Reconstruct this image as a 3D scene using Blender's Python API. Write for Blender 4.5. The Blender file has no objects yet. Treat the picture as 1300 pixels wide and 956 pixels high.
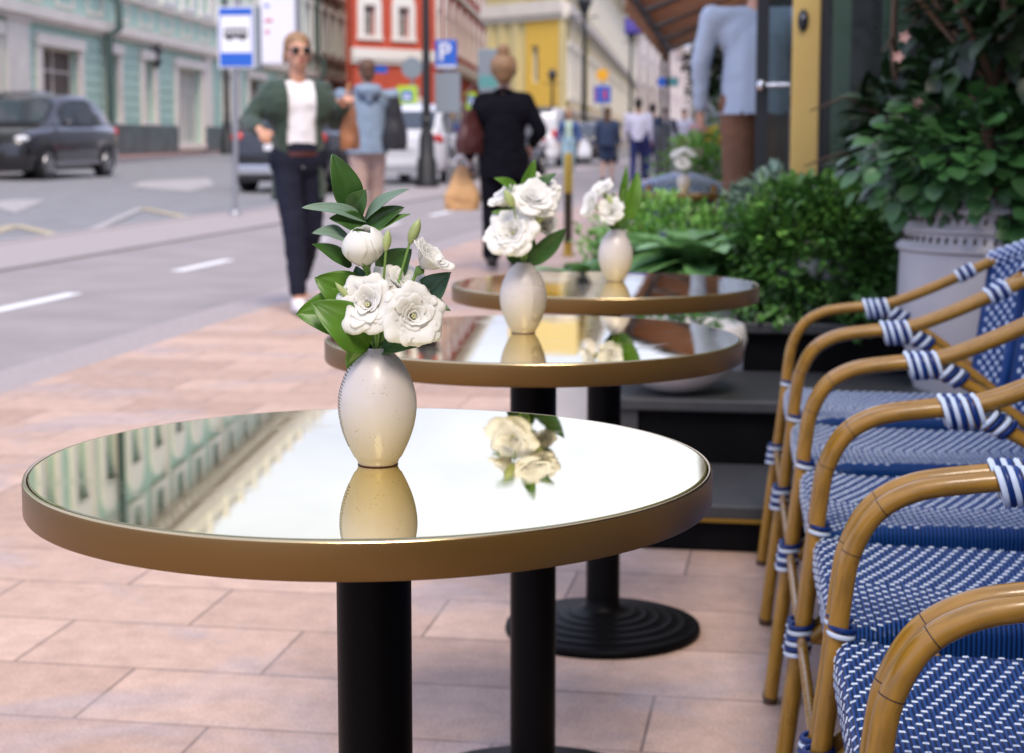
import bpy, math, random
from mathutils import Vector, Matrix, noise
R = math.radians
rnd = random.Random(11)
C = bpy.context.scene.collection
scene = bpy.context.scene

# ------------------------------------------------------------------ camera
TH, PITCH, FPX, CH = R(9.4), .1204, 2145.9, 1.0568      # street axis is +Y, the camera looks 9.4 degrees left of it
cam = bpy.data.cameras.new('camera'); camo = bpy.data.objects.new('camera', cam); C.objects.link(camo)
camo.location = (0, 0, CH); camo.rotation_euler = (R(90) - PITCH, 0, TH)
cam.sensor_width = 36; cam.lens = 36 * FPX / 1300
cam.shift_y = -45 / 1300
cam.clip_start = .05; cam.clip_end = 3000
cam.dof.use_dof = True; cam.dof.focus_distance = 1.56; cam.dof.aperture_fstop = 8.2; cam.dof.aperture_blades = 8
scene.camera = camo

# ------------------------------------------------------------------ world, sun, exposure
SUN_EL, SUN_AZ = R(54), R(160)          # azimuth from +Y (street direction), negative = left
w = bpy.data.worlds.new('World'); scene.world = w; w.use_nodes = True
nt = w.node_tree; nt.nodes.clear()
def N(t, **k):
    n = nt.nodes.new(t)
    for a, b in k.items(): setattr(n, a, b)
    return n
out = N('ShaderNodeOutputWorld'); bg = N('ShaderNodeBackground'); sky = N('ShaderNodeTexSky')
sky.sky_type = 'NISHITA'; sky.sun_disc = False; sky.sun_elevation = SUN_EL; sky.sun_rotation = SUN_AZ
tc = N('ShaderNodeTexCoord'); mp = N('ShaderNodeMapping'); mp.inputs['Scale'].default_value = (1, 1, 2.6)
nz = N('ShaderNodeTexNoise'); nz.inputs['Scale'].default_value = 2.3; nz.inputs['Detail'].default_value = 7; nz.inputs['Roughness'].default_value = .55
cr = N('ShaderNodeValToRGB'); cr.color_ramp.elements[0].position = .30; cr.color_ramp.elements[1].position = .52
cr.color_ramp.elements[0].color = (.55, .55, .55, 1)
nz2 = N('ShaderNodeTexNoise'); nz2.inputs['Scale'].default_value = 3.1; nz2.inputs['Detail'].default_value = 6
cc = N('ShaderNodeValToRGB'); cc.color_ramp.elements[0].position = .35; cc.color_ramp.elements[1].position = .66
cc.color_ramp.elements[0].color = (6.4, 7.2, 11.0, 1); cc.color_ramp.elements[1].color = (9.8, 10.6, 14.4, 1)
mx = N('ShaderNodeMix', data_type='RGBA')
nt.links.new(tc.outputs['Generated'], mp.inputs[0]); nt.links.new(mp.outputs[0], nz.inputs['Vector']); nt.links.new(mp.outputs[0], nz2.inputs['Vector'])
nt.links.new(nz.outputs['Fac'], cr.inputs[0]); nt.links.new(nz2.outputs['Fac'], cc.inputs[0])
nt.links.new(cr.outputs[0], mx.inputs[0]); nt.links.new(sky.outputs[0], mx.inputs[6]); nt.links.new(cc.outputs[0], mx.inputs[7])
nt.links.new(mx.outputs[2], bg.inputs[0]); nt.links.new(bg.outputs[0], out.inputs[0])
bg.inputs[1].default_value = .105
sun = bpy.data.lights.new('sun', 'SUN'); sun.energy = 3.1; sun.angle = R(24); sun.color = (1, .87, .73)
so = bpy.data.objects.new('sun', sun); C.objects.link(so)
sd = Vector((math.sin(SUN_AZ) * math.cos(SUN_EL), math.cos(SUN_AZ) * math.cos(SUN_EL), math.sin(SUN_EL)))
so.rotation_euler = sd.to_track_quat('Z', 'Y').to_euler()
scene.view_settings.view_transform = 'Standard'; scene.view_settings.look = 'None'
scene.view_settings.exposure = .28; scene.view_settings.gamma = 1
scene.render.engine = 'CYCLES'
scene.cycles.use_denoising = True; scene.cycles.max_bounces = 7; scene.cycles.sample_clamp_indirect = 6
scene.cycles.transparent_max_bounces = 6

# ------------------------------------------------------------------ photo pixel -> place
def S(x, y): return (x * math.cos(TH) - y * math.sin(TH), x * math.sin(TH) + y * math.cos(TH))
def ray(px, py):
    u = (px - 650) / FPX; v = (433 - py) / FPX
    return u, math.cos(PITCH) + v * math.sin(PITCH), -math.sin(PITCH) + v * math.cos(PITCH)
def G(px, py, z=0.0):
    a, b, c = ray(px, py); t = (z - CH) / c; q = S(a * t, b * t); return Vector((q[0], q[1], z))
def D(px, py, d):
    a, b, c = ray(px, py); t = d / b; q = S(a * t, d); return Vector((q[0], q[1], CH + c * t))
def hgt(x):                               # the street climbs a little towards the far side
    return .022 * max(0.0, -x - 9.0)

# ------------------------------------------------------------------ materials
def mat(name, col, rough=.6, metal=0.0, var=0.0, vscale=8.0, bump=0.0, bscale=60.0, coat=0.0, spec=.5, trans=0.0, island=0.0, sss=0.0, sheen=0.0):
    m = bpy.data.materials.new(name); m.use_nodes = True; t = m.node_tree; b = t.nodes['Principled BSDF']
    b.inputs['Base Color'].default_value = (*col, 1); b.inputs['Roughness'].default_value = rough; b.inputs['Metallic'].default_value = metal
    b.inputs['Coat Weight'].default_value = coat; b.inputs['Specular IOR Level'].default_value = spec; b.inputs['Sheen Weight'].default_value = sheen
    co = t.nodes.new('ShaderNodeTexCoord')
    src = None
    if var:
        n = t.nodes.new('ShaderNodeTexNoise'); n.inputs['Scale'].default_value = vscale; n.inputs['Detail'].default_value = 5
        t.links.new(co.outputs['Object'], n.inputs['Vector'])
        mr = t.nodes.new('ShaderNodeMapRange'); mr.inputs[1].default_value = .3; mr.inputs[2].default_value = .7
        mr.inputs[3].default_value = 1 - var; mr.inputs[4].default_value = 1 + var
        t.links.new(n.outputs['Fac'], mr.inputs[0]); src = mr.outputs[0]
    if island:
        g = t.nodes.new('ShaderNodeNewGeometry'); mr = t.nodes.new('ShaderNodeMapRange')
        mr.inputs[3].default_value = 1 - island; mr.inputs[4].default_value = 1 + island
        t.links.new(g.outputs['Random Per Island'], mr.inputs[0])
        if src is None: src = mr.outputs[0]
        else:
            mu = t.nodes.new('ShaderNodeMath'); mu.operation = 'MULTIPLY'; t.links.new(src, mu.inputs[0]); t.links.new(mr.outputs[0], mu.inputs[1]); src = mu.outputs[0]
    if src is not None:
        vm = t.nodes.new('ShaderNodeVectorMath'); vm.operation = 'SCALE'; vm.inputs[0].default_value = col
        t.links.new(src, vm.inputs['Scale']); t.links.new(vm.outputs[0], b.inputs['Base Color'])
    if bump:
        n = t.nodes.new('ShaderNodeTexNoise'); n.inputs['Scale'].default_value = bscale; n.inputs['Detail'].default_value = 4
        t.links.new(co.outputs['Object'], n.inputs['Vector'])
        bp = t.nodes.new('ShaderNodeBump'); bp.inputs['Strength'].default_value = bump; bp.inputs['Distance'].default_value = .01
        t.links.new(n.outputs['Fac'], bp.inputs['Height']); t.links.new(bp.outputs[0], b.inputs['Normal'])
    if trans:
        tr = t.nodes.new('ShaderNodeBsdfTranslucent'); ms = t.nodes.new('ShaderNodeMixShader'); ms.inputs[0].default_value = trans
        o = t.nodes['Material Output']; t.links.new(b.outputs[0], ms.inputs[1]); t.links.new(tr.outputs[0], ms.inputs[2]); t.links.new(ms.outputs[0], o.inputs[0])
        if src is not None: t.links.new(vm.outputs[0], tr.inputs[0])
        else: tr.inputs[0].default_value = (*col, 1)
    if sss:
        b.inputs['Subsurface Weight'].default_value = sss; b.inputs['Subsurface Radius'].default_value = (.01, .008, .006); b.inputs['Subsurface Scale'].default_value = .5
    return m

def paving_mat(name, c1, c2, mortar, bw=.52, rh=.3, grey=(.40, .345, .36), stain=.5):
    m = bpy.data.materials.new(name); m.use_nodes = True; t = m.node_tree; b = t.nodes['Principled BSDF']; L = t.links.new
    def n(ty): return t.nodes.new(ty)
    co = n('ShaderNodeTexCoord')
    mpn = n('ShaderNodeMapping'); mpn.inputs['Location'].default_value = (.50, .185, 0)
    L(co.outputs['Object'], mpn.inputs[0])
    br = n('ShaderNodeTexBrick'); br.offset = .5; br.inputs['Scale'].default_value = 1; br.inputs['Brick Width'].default_value = bw; br.inputs['Row Height'].default_value = rh
    br.inputs['Mortar Size'].default_value = .0034; br.inputs['Mortar Smooth'].default_value = .3
    br.inputs['Color1'].default_value = (*c1, 1); br.inputs['Color2'].default_value = (*c2, 1); br.inputs['Mortar'].default_value = (*mortar, 1); br.inputs['Bias'].default_value = -.1
    L(mpn.outputs[0], br.inputs['Vector'])
    n1 = n('ShaderNodeTexNoise'); n1.inputs['Scale'].default_value = 2.2; n1.inputs['Detail'].default_value = 4; n1.inputs['Distortion'].default_value = .6; L(co.outputs['Object'], n1.inputs['Vector'])
    rp = n('ShaderNodeValToRGB'); rp.color_ramp.elements[0].position = .54; rp.color_ramp.elements[1].position = .64; rp.color_ramp.elements[1].color = (stain,) * 3 + (1,)
    L(n1.outputs['Fac'], rp.inputs[0])
    mx = n('ShaderNodeMix'); mx.data_type = 'RGBA'; L(rp.outputs[0], mx.inputs[0]); L(br.outputs['Color'], mx.inputs[6]); mx.inputs[7].default_value = (*grey, 1)
    n2 = n('ShaderNodeTexNoise'); n2.inputs['Scale'].default_value = 160; n2.inputs['Detail'].default_value = 3; L(co.outputs['Object'], n2.inputs['Vector'])
    mr = n('ShaderNodeMapRange'); mr.inputs[1].default_value = .3; mr.inputs[2].default_value = .7; mr.inputs[3].default_value = .82; mr.inputs[4].default_value = 1.15; L(n2.outputs['Fac'], mr.inputs[0])
    n3 = n('ShaderNodeTexNoise'); n3.inputs['Scale'].default_value = 14; n3.inputs['Detail'].default_value = 6; n3.inputs['Roughness'].default_value = .7; L(co.outputs['Object'], n3.inputs['Vector'])
    mr3 = n('ShaderNodeMapRange'); mr3.inputs[1].default_value = .3; mr3.inputs[2].default_value = .7; mr3.inputs[3].default_value = .80; mr3.inputs[4].default_value = 1.12; L(n3.outputs['Fac'], mr3.inputs[0])
    mu = n('ShaderNodeMath'); mu.operation = 'MULTIPLY'; L(mr.outputs[0], mu.inputs[0]); L(mr3.outputs[0], mu.inputs[1])
    vm = n('ShaderNodeVectorMath'); vm.operation = 'SCALE'; L(mx.outputs[2], vm.inputs[0]); L(mu.outputs[0], vm.inputs['Scale'])
    vo = n('ShaderNodeTexVoronoi'); vo.inputs['Scale'].default_value = 5.5; L(co.outputs['Object'], vo.inputs['Vector'])
    rs = n('ShaderNodeValToRGB'); rs.color_ramp.elements[0].position = .035; rs.color_ramp.elements[1].position = .06; rs.color_ramp.elements[0].color = (.45, .4, .38, 1); L(vo.outputs['Distance'], rs.inputs[0])
    m2 = n('ShaderNodeMix'); m2.data_type = 'RGBA'; m2.blend_type = 'MULTIPLY'; m2.inputs[0].default_value = .55; L(vm.outputs[0], m2.inputs[6]); L(rs.outputs[0], m2.inputs[7])
    L(m2.outputs[2], b.inputs['Base Color'])
    b.inputs['Roughness'].default_value = .62; b.inputs['Specular IOR Level'].default_value = .35
    bp = n('ShaderNodeBump'); bp.inputs['Strength'].default_value = .5; bp.inputs['Distance'].default_value = .004
    ad = n('ShaderNodeMath'); ad.operation = 'MULTIPLY_ADD'; L(br.outputs['Fac'], ad.inputs[0]); ad.inputs[1].default_value = -1.5; L(n2.outputs['Fac'], ad.inputs[2])
    L(ad.outputs[0], bp.inputs['Height']); L(bp.outputs[0], b.inputs['Normal'])
    return m

M = {}
def mk(k, *a, **kw): M[k] = mat(k, *a, **kw)
M['paving'] = paving_mat('pink_slab', (.57, .405, .32), (.41, .275, .21), (.22, .155, .125))
M['paving_far'] = paving_mat('red_slab', (.50, .24, .19), (.42, .2, .16), (.2, .13, .12), stain=.1)
mk('asphalt', (.215, .215, .225), .85, var=.14, vscale=2.2, bump=.4, bscale=90)
mk('asphalt_lane', (.28, .255, .256), .85, var=.12, vscale=1.6, bump=.4, bscale=90)
mk('granite', (.34, .295, .29), .7, var=.12, vscale=30)
mk('kerb', (.33, .29, .285), .7, var=.15, vscale=20)
mk('line_white', (.78, .78, .78), .6, var=.1, vscale=12); mk('line_yellow', (.42, .36, .24), .7, var=.2, vscale=12); mk('line_pale', (.36, .34, .34), .7, var=.2, vscale=9)
mk('mint', (.42, .59, .49), .85, var=.06, vscale=1.2); mk('cream', (.72, .66, .58), .8, var=.07, vscale=1.5); mk('cream_light', (.78, .76, .71), .8, var=.05)
mk('dark_plinth', (.09, .12, .12), .6, var=.3, vscale=2); mk('dark_glass', (.05, .05, .05), .12, spec=.8); mk('brown_dark', (.07, .045, .035), .5, var=.3, vscale=3)
mk('window_pale', (.42, .42, .38), .4); mk('red_wall', (.50, .085, .045), .85, var=.08, vscale=1.4); mk('pink_wall', (.48, .17, .16), .85, var=.08)
mk('yellow_wall', (.78, .49, .08), .85, var=.05); mk('pale_yellow', (.66, .55, .27), .85, var=.06); mk('pale_pink', (.60, .49, .42), .85, var=.06); mk('pale_grey', (.60, .62, .64), .85, var=.06)
mk('roof_grey', (.2, .22, .22), .6, var=.1); mk('iron', (.018, .02, .022), .45, spec=.5); mk('pipe', (.05, .09, .08), .5)
mk('steel', (.33, .34, .37), .4, metal=.6); mk('sign_blue', (.02, .12, .55), .4); mk('sign_white', (.8, .81, .84), .4); mk('sign_grey', (.22, .26, .30), .5)
mk('sign_green', (.42, .62, .03), .4); mk('black', (.012, .012, .014), .45); mk('sign_red', (.6, .05, .05), .4); mk('sign_orange', (.85, .42, .02), .4); mk('teal', (.1, .3, .3), .5)
mk('purple', (.12, .09, .42), .7); mk('board_white', (.74, .75, .84), .35)
mk('rim', (.18, .098, .024), .36, metal=.55, var=.06, vscale=3, spec=.6)
mk('rim_lip', (.62, .48, .26), .22, metal=1.0)
mk('table_black', (.003, .003, .0035), .42, bump=.08, bscale=400, spec=.07)
mk('glass_edge', (.13, .13, .05), .08, spec=.8)
M['mirror'] = mat('gold_mirror', (.97, .86, .47), .012, metal=1.0)
_t = M['mirror'].node_tree; _b = _t.nodes['Principled BSDF']; _c = _t.nodes.new('ShaderNodeTexCoord')
_n = _t.nodes.new('ShaderNodeTexNoise'); _n.inputs['Scale'].default_value = 7; _n.inputs['Detail'].default_value = 8; _n.inputs['Distortion'].default_value = 1.2; _t.links.new(_c.outputs['Object'], _n.inputs['Vector'])
_m = _t.nodes.new('ShaderNodeMapRange'); _m.inputs[1].default_value = .48; _m.inputs[2].default_value = .8; _m.inputs[3].default_value = .008; _m.inputs[4].default_value = .09; _t.links.new(_n.outputs['Fac'], _m.inputs[0]); _t.links.new(_m.outputs[0], _b.inputs['Roughness'])
mk('cane', (.335, .172, .016), .24, var=.16, vscale=9, bump=.05, bscale=60, coat=.35, spec=.45)
_t = M['cane'].node_tree; _b = _t.nodes['Principled BSDF']; _c = _t.nodes.new('ShaderNodeTexCoord'); _mp = _t.nodes.new('ShaderNodeMapping'); _mp.inputs['Scale'].default_value = (22, 240, 22)
_n = _t.nodes.new('ShaderNodeTexNoise'); _n.inputs['Scale'].default_value = 1; _n.inputs['Detail'].default_value = 3; _t.links.new(_c.outputs['Object'], _mp.inputs[0]); _t.links.new(_mp.outputs[0], _n.inputs['Vector'])
_r = _t.nodes.new('ShaderNodeMapRange'); _r.inputs[1].default_value = .3; _r.inputs[2].default_value = .7; _r.inputs[3].default_value = .74; _r.inputs[4].default_value = 1.18; _t.links.new(_n.outputs['Fac'], _r.inputs[0])
_v = _t.nodes.new('ShaderNodeVectorMath'); _v.operation = 'SCALE'; _l = _b.inputs['Base Color'].links[0].from_socket; _t.links.new(_l, _v.inputs[0]); _t.links.new(_r.outputs[0], _v.inputs['Scale']); _t.links.new(_v.outputs[0], _b.inputs['Base Color'])
_r2 = _t.nodes.new('ShaderNodeMapRange'); _r2.inputs[3].default_value = .16; _r2.inputs[4].default_value = .42; _t.links.new(_n.outputs['Fac'], _r2.inputs[0]); _t.links.new(_r2.outputs[0], _b.inputs['Roughness'])
mk('cane_joint', (.06, .03, .012), .5)
mk('strap_blue', (.004, .030, .16), .35, spec=.35, island=.25); mk('strap_white', (.58, .68, .80), .35, spec=.35, island=.08); mk('under_blue', (.008, .028, .13), .5)
mk('gold', (.62, .43, .13), .38, metal=.25, var=.06, vscale=2); mk('brass', (.5, .33, .06), .3, metal=.8); mk('brass_dark', (.05, .035, .02), .35, metal=.5)
mk('black_stone', (.004, .004, .0045), .5, var=.2, spec=.06); mk('slab_stone', (.036, .038, .041), .45, var=.15, vscale=30)
mk('planter_grey', (.46, .47, .49), .6, var=.08); mk('pot_white', (.50, .48, .49), .45, var=.06, vscale=6); mk('soil', (.03, .02, .015), .95, bump=.6)
mk('wood_trunk', (.12, .07, .04), .8)
mk('awning', (.36, .19, .095), .85, var=.06); mk('awning_gap', (.75, .76, .8), .6)
mk('skin', (.56, .30, .20), .5, sss=.08); mk('skin_pale', (.62, .38, .29), .5, sss=.08)
mk('hair_blond', (.27, .155, .075), .55, var=.3, vscale=40); mk('hair_brown', (.10, .05, .03), .6, var=.3, vscale=40); mk('hair_dark', (.02, .015, .012), .6)
mk('jacket_green', (.026, .052, .036), .8, var=.18, vscale=9, sheen=.2); mk('tee_white', (.78, .78, .82), .8, var=.03); mk('navy_black', (.012, .014, .028), .9, spec=.2, var=.2, vscale=8)
mk('hoodie', (.20, .27, .36), .9, var=.1, vscale=7); mk('chino', (.40, .28, .24), .85, var=.06); mk('cloth_black', (.005, .005, .009), .95, spec=.15); mk('bag_black', (.012, .012, .016), .6)
mk('bag_brown', (.075, .022, .02), .45, var=.2); mk('tan', (.36, .15, .06), .6, var=.1); mk('paper', (.62, .37, .17), .75, var=.08, vscale=10)
mk('shirt_white', (.72, .70, .82), .85); mk('navy', (.02, .028, .13), .85); mk('denim_dark', (.035, .055, .11), .9, var=.15); mk('jacket_blue', (.04, .09, .26), .85); mk('jeans', (.32, .48, .58), .9)
mk('pale_green', (.45, .6, .5), .9); mk('suit', (.03, .03, .045), .85); mk('rose', (.6, .35, .36), .85); mk('brown_trouser', (.19, .09, .05), .85, var=.08); mk('shirt_blue', (.42, .50, .62), .85, var=.05, vscale=5)
mk('shoe_white', (.78, .77, .78), .5); mk('lip', (.45, .12, .1), .4); mk('lens', (.01, .01, .012), .1)
mk('car_dark', (.014, .013, .015), .22, coat=1.0, metal=.3); mk('car_white', (.68, .69, .73), .25, coat=1.0); mk('car_black', (.012, .013, .018), .22, coat=1.0); mk('car_red', (.42, .10, .10), .3, coat=1); mk('car_grey', (.13, .14, .16), .3, coat=1, metal=.4)
mk('car_glass', (.03, .04, .05), .06, spec=1.0); mk('tyre', (.012, .012, .012), .8); mk('rim_alloy', (.4, .4, .42), .35, metal=.8); mk('chrome', (.7, .7, .72), .15, metal=1); mk('tail_red', (.5, .02, .02), .2); mk('lamp_clear', (.75, .77, .8), .1)
mk('leaf_dark', (.045, .12, .022), .38, trans=.22, var=.2, vscale=30); mk('leaf_bright', (.10, .235, .022), .38, trans=.28, var=.18, vscale=25); mk('leaf_silver', (.17, .26, .185), .42, trans=.15, var=.12, vscale=25)
mk('leaf_blue', (.045, .115, .055), .4, trans=.15, var=.15, vscale=25)
mk('stem', (.16, .30, .06), .5, var=.1); mk('bud', (.42, .50, .20), .5, trans=.2, var=.12, vscale=60)
mk('petal', (.96, .955, .92), .65, trans=.5, var=.02, vscale=40); mk('petal_heart', (.70, .70, .40), .55, trans=.3)
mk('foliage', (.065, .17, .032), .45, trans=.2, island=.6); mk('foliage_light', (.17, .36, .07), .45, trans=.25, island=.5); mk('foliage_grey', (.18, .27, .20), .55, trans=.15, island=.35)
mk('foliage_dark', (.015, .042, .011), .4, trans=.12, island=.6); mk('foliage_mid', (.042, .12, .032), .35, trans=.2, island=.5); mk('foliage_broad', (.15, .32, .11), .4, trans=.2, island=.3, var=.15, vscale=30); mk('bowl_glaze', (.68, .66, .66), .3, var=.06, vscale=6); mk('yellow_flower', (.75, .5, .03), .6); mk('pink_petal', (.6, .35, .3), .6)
mk('door_glass_dark', (.018, .028, .022), .07, spec=.7)

def ceramic():
    m = bpy.data.materials.new('vase_ceramic'); m.use_nodes = True; t = m.node_tree; b = t.nodes['Principled BSDF']; L = t.links.new
    co = t.nodes.new('ShaderNodeTexCoord')
    sx = t.nodes.new('ShaderNodeSeparateXYZ'); L(co.outputs['Object'], sx.inputs[0])
    # a warmer tone low on the body, paler above
    mr = t.nodes.new('ShaderNodeMapRange'); mr.inputs[1].default_value = .0; mr.inputs[2].default_value = .055; L(sx.outputs['Z'], mr.inputs[0])
    mx = t.nodes.new('ShaderNodeMix'); mx.data_type = 'RGBA'; L(mr.outputs[0], mx.inputs[0]); mx.inputs[6].default_value = (.43, .355, .255, 1); mx.inputs[7].default_value = (.51, .47, .455, 1)
    vo = t.nodes.new('ShaderNodeTexVoronoi'); vo.inputs['Scale'].default_value = 240; L(co.outputs['Object'], vo.inputs['Vector'])
    n = t.nodes.new('ShaderNodeTexNoise'); n.inputs['Scale'].default_value = 45; L(co.outputs['Object'], n.inputs['Vector'])
    ad = t.nodes.new('ShaderNodeMath'); ad.operation = 'ADD'; L(vo.outputs['Distance'], ad.inputs[0])
    m2 = t.nodes.new('ShaderNodeMapRange'); m2.inputs[1].default_value = .34; m2.inputs[2].default_value = .52; m2.inputs[3].default_value = .5; m2.inputs[4].default_value = 0; L(n.outputs['Fac'], m2.inputs[0]); L(m2.outputs[0], ad.inputs[1])
    rp = t.nodes.new('ShaderNodeValToRGB'); rp.color_ramp.elements[0].position = .12; rp.color_ramp.elements[1].position = .22; rp.color_ramp.elements[0].color = (.66, .60, .52, 1); L(ad.outputs[0], rp.inputs[0])
    mm = t.nodes.new('ShaderNodeMix'); mm.data_type = 'RGBA'; mm.blend_type = 'MULTIPLY'; mm.inputs[0].default_value = .8; L(mx.outputs[2], mm.inputs[6]); L(rp.outputs[0], mm.inputs[7])
    L(mm.outputs[2], b.inputs['Base Color']); b.inputs['Roughness'].default_value = .42; b.inputs['Coat Weight'].default_value = .15
    n4 = t.nodes.new('ShaderNodeTexNoise'); n4.inputs['Scale'].default_value = 55; n4.inputs['Detail'].default_value = 4; L(co.outputs['Object'], n4.inputs['Vector'])
    bp = t.nodes.new('ShaderNodeBump'); bp.inputs['Strength'].default_value = .45; bp.inputs['Distance'].default_value = .002; L(n4.outputs['Fac'], bp.inputs['Height']); L(bp.outputs[0], b.inputs['Normal'])
    return m
M['ceramic'] = ceramic()
def weave_base():
    m = bpy.data.materials.new('woven_base'); m.use_nodes = True; t = m.node_tree; b = t.nodes['Principled BSDF']; L = t.links.new
    co = t.nodes.new('ShaderNodeTexCoord'); wv = t.nodes.new('ShaderNodeTexWave'); wv.bands_direction = 'X'; wv.inputs['Scale'].default_value = 45.0
    L(co.outputs['UV'], wv.inputs['Vector'])
    rp = t.nodes.new('ShaderNodeValToRGB'); rp.color_ramp.elements[0].color = (.001, .010, .055, 1); rp.color_ramp.elements[1].color = (.008, .066, .27, 1); rp.color_ramp.elements[0].position = .05; rp.color_ramp.elements[1].position = .55
    L(wv.outputs['Fac'], rp.inputs[0]); L(rp.outputs[0], b.inputs['Base Color']); b.inputs['Roughness'].default_value = .4; b.inputs['Specular IOR Level'].default_value = .3
    bp = t.nodes.new('ShaderNodeBump'); bp.inputs['Strength'].default_value = .9; bp.inputs['Distance'].default_value = .003; L(wv.outputs['Fac'], bp.inputs['Height']); L(bp.outputs[0], b.inputs['Normal'])
    return m
M['weave'] = weave_base()

# ------------------------------------------------------------------ mesh builder
class MB:
    def __init__(s): s.v = []; s.f = []; s.m = []; s.uv = {}; s.mi = 0
    def add(s, vs, fs, mi=None):
        o = len(s.v); s.v += [tuple(q) for q in vs]
        for q in fs: s.f.append([i + o for i in q]); s.m.append(s.mi if mi is None else mi)
        return o
    def box(s, a, b, mi=None, mx=None):
        x0, y0, z0 = a; x1, y1, z1 = b
        vs = [(x0, y0, z0), (x1, y0, z0), (x1, y1, z0), (x0, y1, z0), (x0, y0, z1), (x1, y0, z1), (x1, y1, z1), (x0, y1, z1)]
        if mx is not None: vs = [mx @ Vector(q) for q in vs]
        s.add(vs, [(0, 3, 2, 1), (4, 5, 6, 7), (0, 1, 5, 4), (1, 2, 6, 5), (2, 3, 7, 6), (3, 0, 4, 7)], mi)
    def quad(s, a, b, c, d, mi=None): s.add([a, b, c, d], [(0, 1, 2, 3)], mi)
    def tube(s, pts, rad, n=10, mi=None, cap=True):
        pts = [Vector(p) for p in pts]; k = len(pts)
        if not hasattr(rad, '__len__'): rad = [rad] * k
        t0 = (pts[1] - pts[0]).normalized(); up = Vector((0, 0, 1)) if abs(t0.z) < .9 else Vector((1, 0, 0))
        nn = t0.cross(up).normalized(); vs = []
        for i, p in enumerate(pts):
            t = (pts[min(i + 1, k - 1)] - pts[max(i - 1, 0)]).normalized()
            nn = (nn - t * nn.dot(t)).normalized(); bb = t.cross(nn)
            for j in range(n):
                a = 2 * math.pi * j / n; vs.append(p + (nn * math.cos(a) + bb * math.sin(a)) * rad[i])
        fs = [(i * n + j, i * n + (j + 1) % n, (i + 1) * n + (j + 1) % n, (i + 1) * n + j) for i in range(k - 1) for j in range(n)]
        if cap: fs += [tuple(range(n))[::-1], tuple((k - 1) * n + j for j in range(n))]
        s.add(vs, fs, mi)
    def lathe(s, prof, n=48, mi=None, c=(0, 0, 0), close=True):
        vs = []; k = len(prof)
        for r, z in prof:
            for j in range(n):
                a = 2 * math.pi * j / n; vs.append((c[0] + r * math.cos(a), c[1] + r * math.sin(a), c[2] + z))
        fs = [(i * n + j, i * n + (j + 1) % n, (i + 1) * n + (j + 1) % n, (i + 1) * n + j) for i in range(k - 1) for j in range(n)]
        if close:
            if prof[0][0] > 0: fs.append(tuple(range(n))[::-1])
            if prof[-1][0] > 0: fs.append(tuple((k - 1) * n + j for j in range(n)))
        s.add(vs, fs, mi)
    def grid(s, fn, nu, nv, mi=None, uv=False, closed=False):
        o = len(s.v); vs = []
        for i in range(nu + 1):
            for j in range(nv + 1): vs.append(fn(i / nu, j / nv))
        fs = [(i * (nv + 1) + j, (i + 1) * (nv + 1) + j, (i + 1) * (nv + 1) + j + 1, i * (nv + 1) + j + 1) for i in range(nu) for j in range(nv)]
        s.add(vs, fs, mi)
    def ell(s, c, r, n=12, m=8, mi=None, mx=None):
        vs = []; fs = []
        for i in range(m + 1):
            ph = math.pi * i / m
            for j in range(n):
                a = 2 * math.pi * j / n
                q = Vector((r[0] * math.sin(ph) * math.cos(a), r[1] * math.sin(ph) * math.sin(a), r[2] * math.cos(ph)))
                if mx is not None: q = mx @ q
                vs.append(Vector(c) + q)
        fs = [(i * n + j, (i + 1) * n + j, (i + 1) * n + (j + 1) % n, i * n + (j + 1) % n) for i in range(m) for j in range(n)]
        s.add(vs, fs, mi)
    def obj(s, name, mats, parent=None, smooth=False, loc=None, rz=0):
        me = bpy.data.meshes.new(name); me.from_pydata(s.v, [], s.f)
        if not isinstance(mats, (list, tuple)): mats = [mats]
        for q in mats: me.materials.append(M[q] if isinstance(q, str) else q)
        if len(mats) > 1: me.polygons.foreach_set('material_index', s.m)
        if s.uv:
            ul = me.uv_layers.new(name='UVMap')
            for lp in me.loops: ul.data[lp.index].uv = s.uv.get(lp.vertex_index, (0, 0))
        me.validate(); me.update()
        if smooth: me.shade_smooth()
        if smooth == 'auto' or smooth is True:
            try: me.set_sharp_from_angle(angle=R(38 if smooth == 'auto' else 60))
            except Exception: pass
        o = bpy.data.objects.new(name, me); C.objects.link(o)
        if parent: o.parent = parent
        if loc is not None: o.location = loc
        if rz: o.rotation_euler.z = rz
        return o
def tag(o, label=None, cat=None, group=None, kind=None):
    if label: o['label'] = label
    if cat: o['category'] = cat
    if group: o['group'] = group
    if kind: o['kind'] = kind
    return o
def thing(name, label, cat, loc=(0, 0, 0), rz=0, group=None):
    o = bpy.data.objects.new(name, None); C.objects.link(o); o.location = loc; o.rotation_euler.z = rz; o.empty_display_size = .2
    return tag(o, label, cat, group)
def kids(o): return [c for c in list(bpy.data.objects) if c.parent == o]
def dup(root, loc, rz=None, label=None, scale=None):
    r = root.copy(); C.objects.link(r); r.location = loc
    if rz is not None: r.rotation_euler.z = rz
    if label: r['label'] = label
    if scale: r.scale = (scale,) * 3
    for ch in kids(root):
        c = ch.copy(); C.objects.link(c); c.parent = r
        for g in kids(ch):
            d = g.copy(); C.objects.link(d); d.parent = c
    return r
def struct(o): o['kind'] = 'structure'; return o
def bevel(o, wd=.004, seg=2):
    m = o.modifiers.new('bevel', 'BEVEL'); m.width = wd; m.segments = seg; m.limit_method = 'ANGLE'; return o
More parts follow.
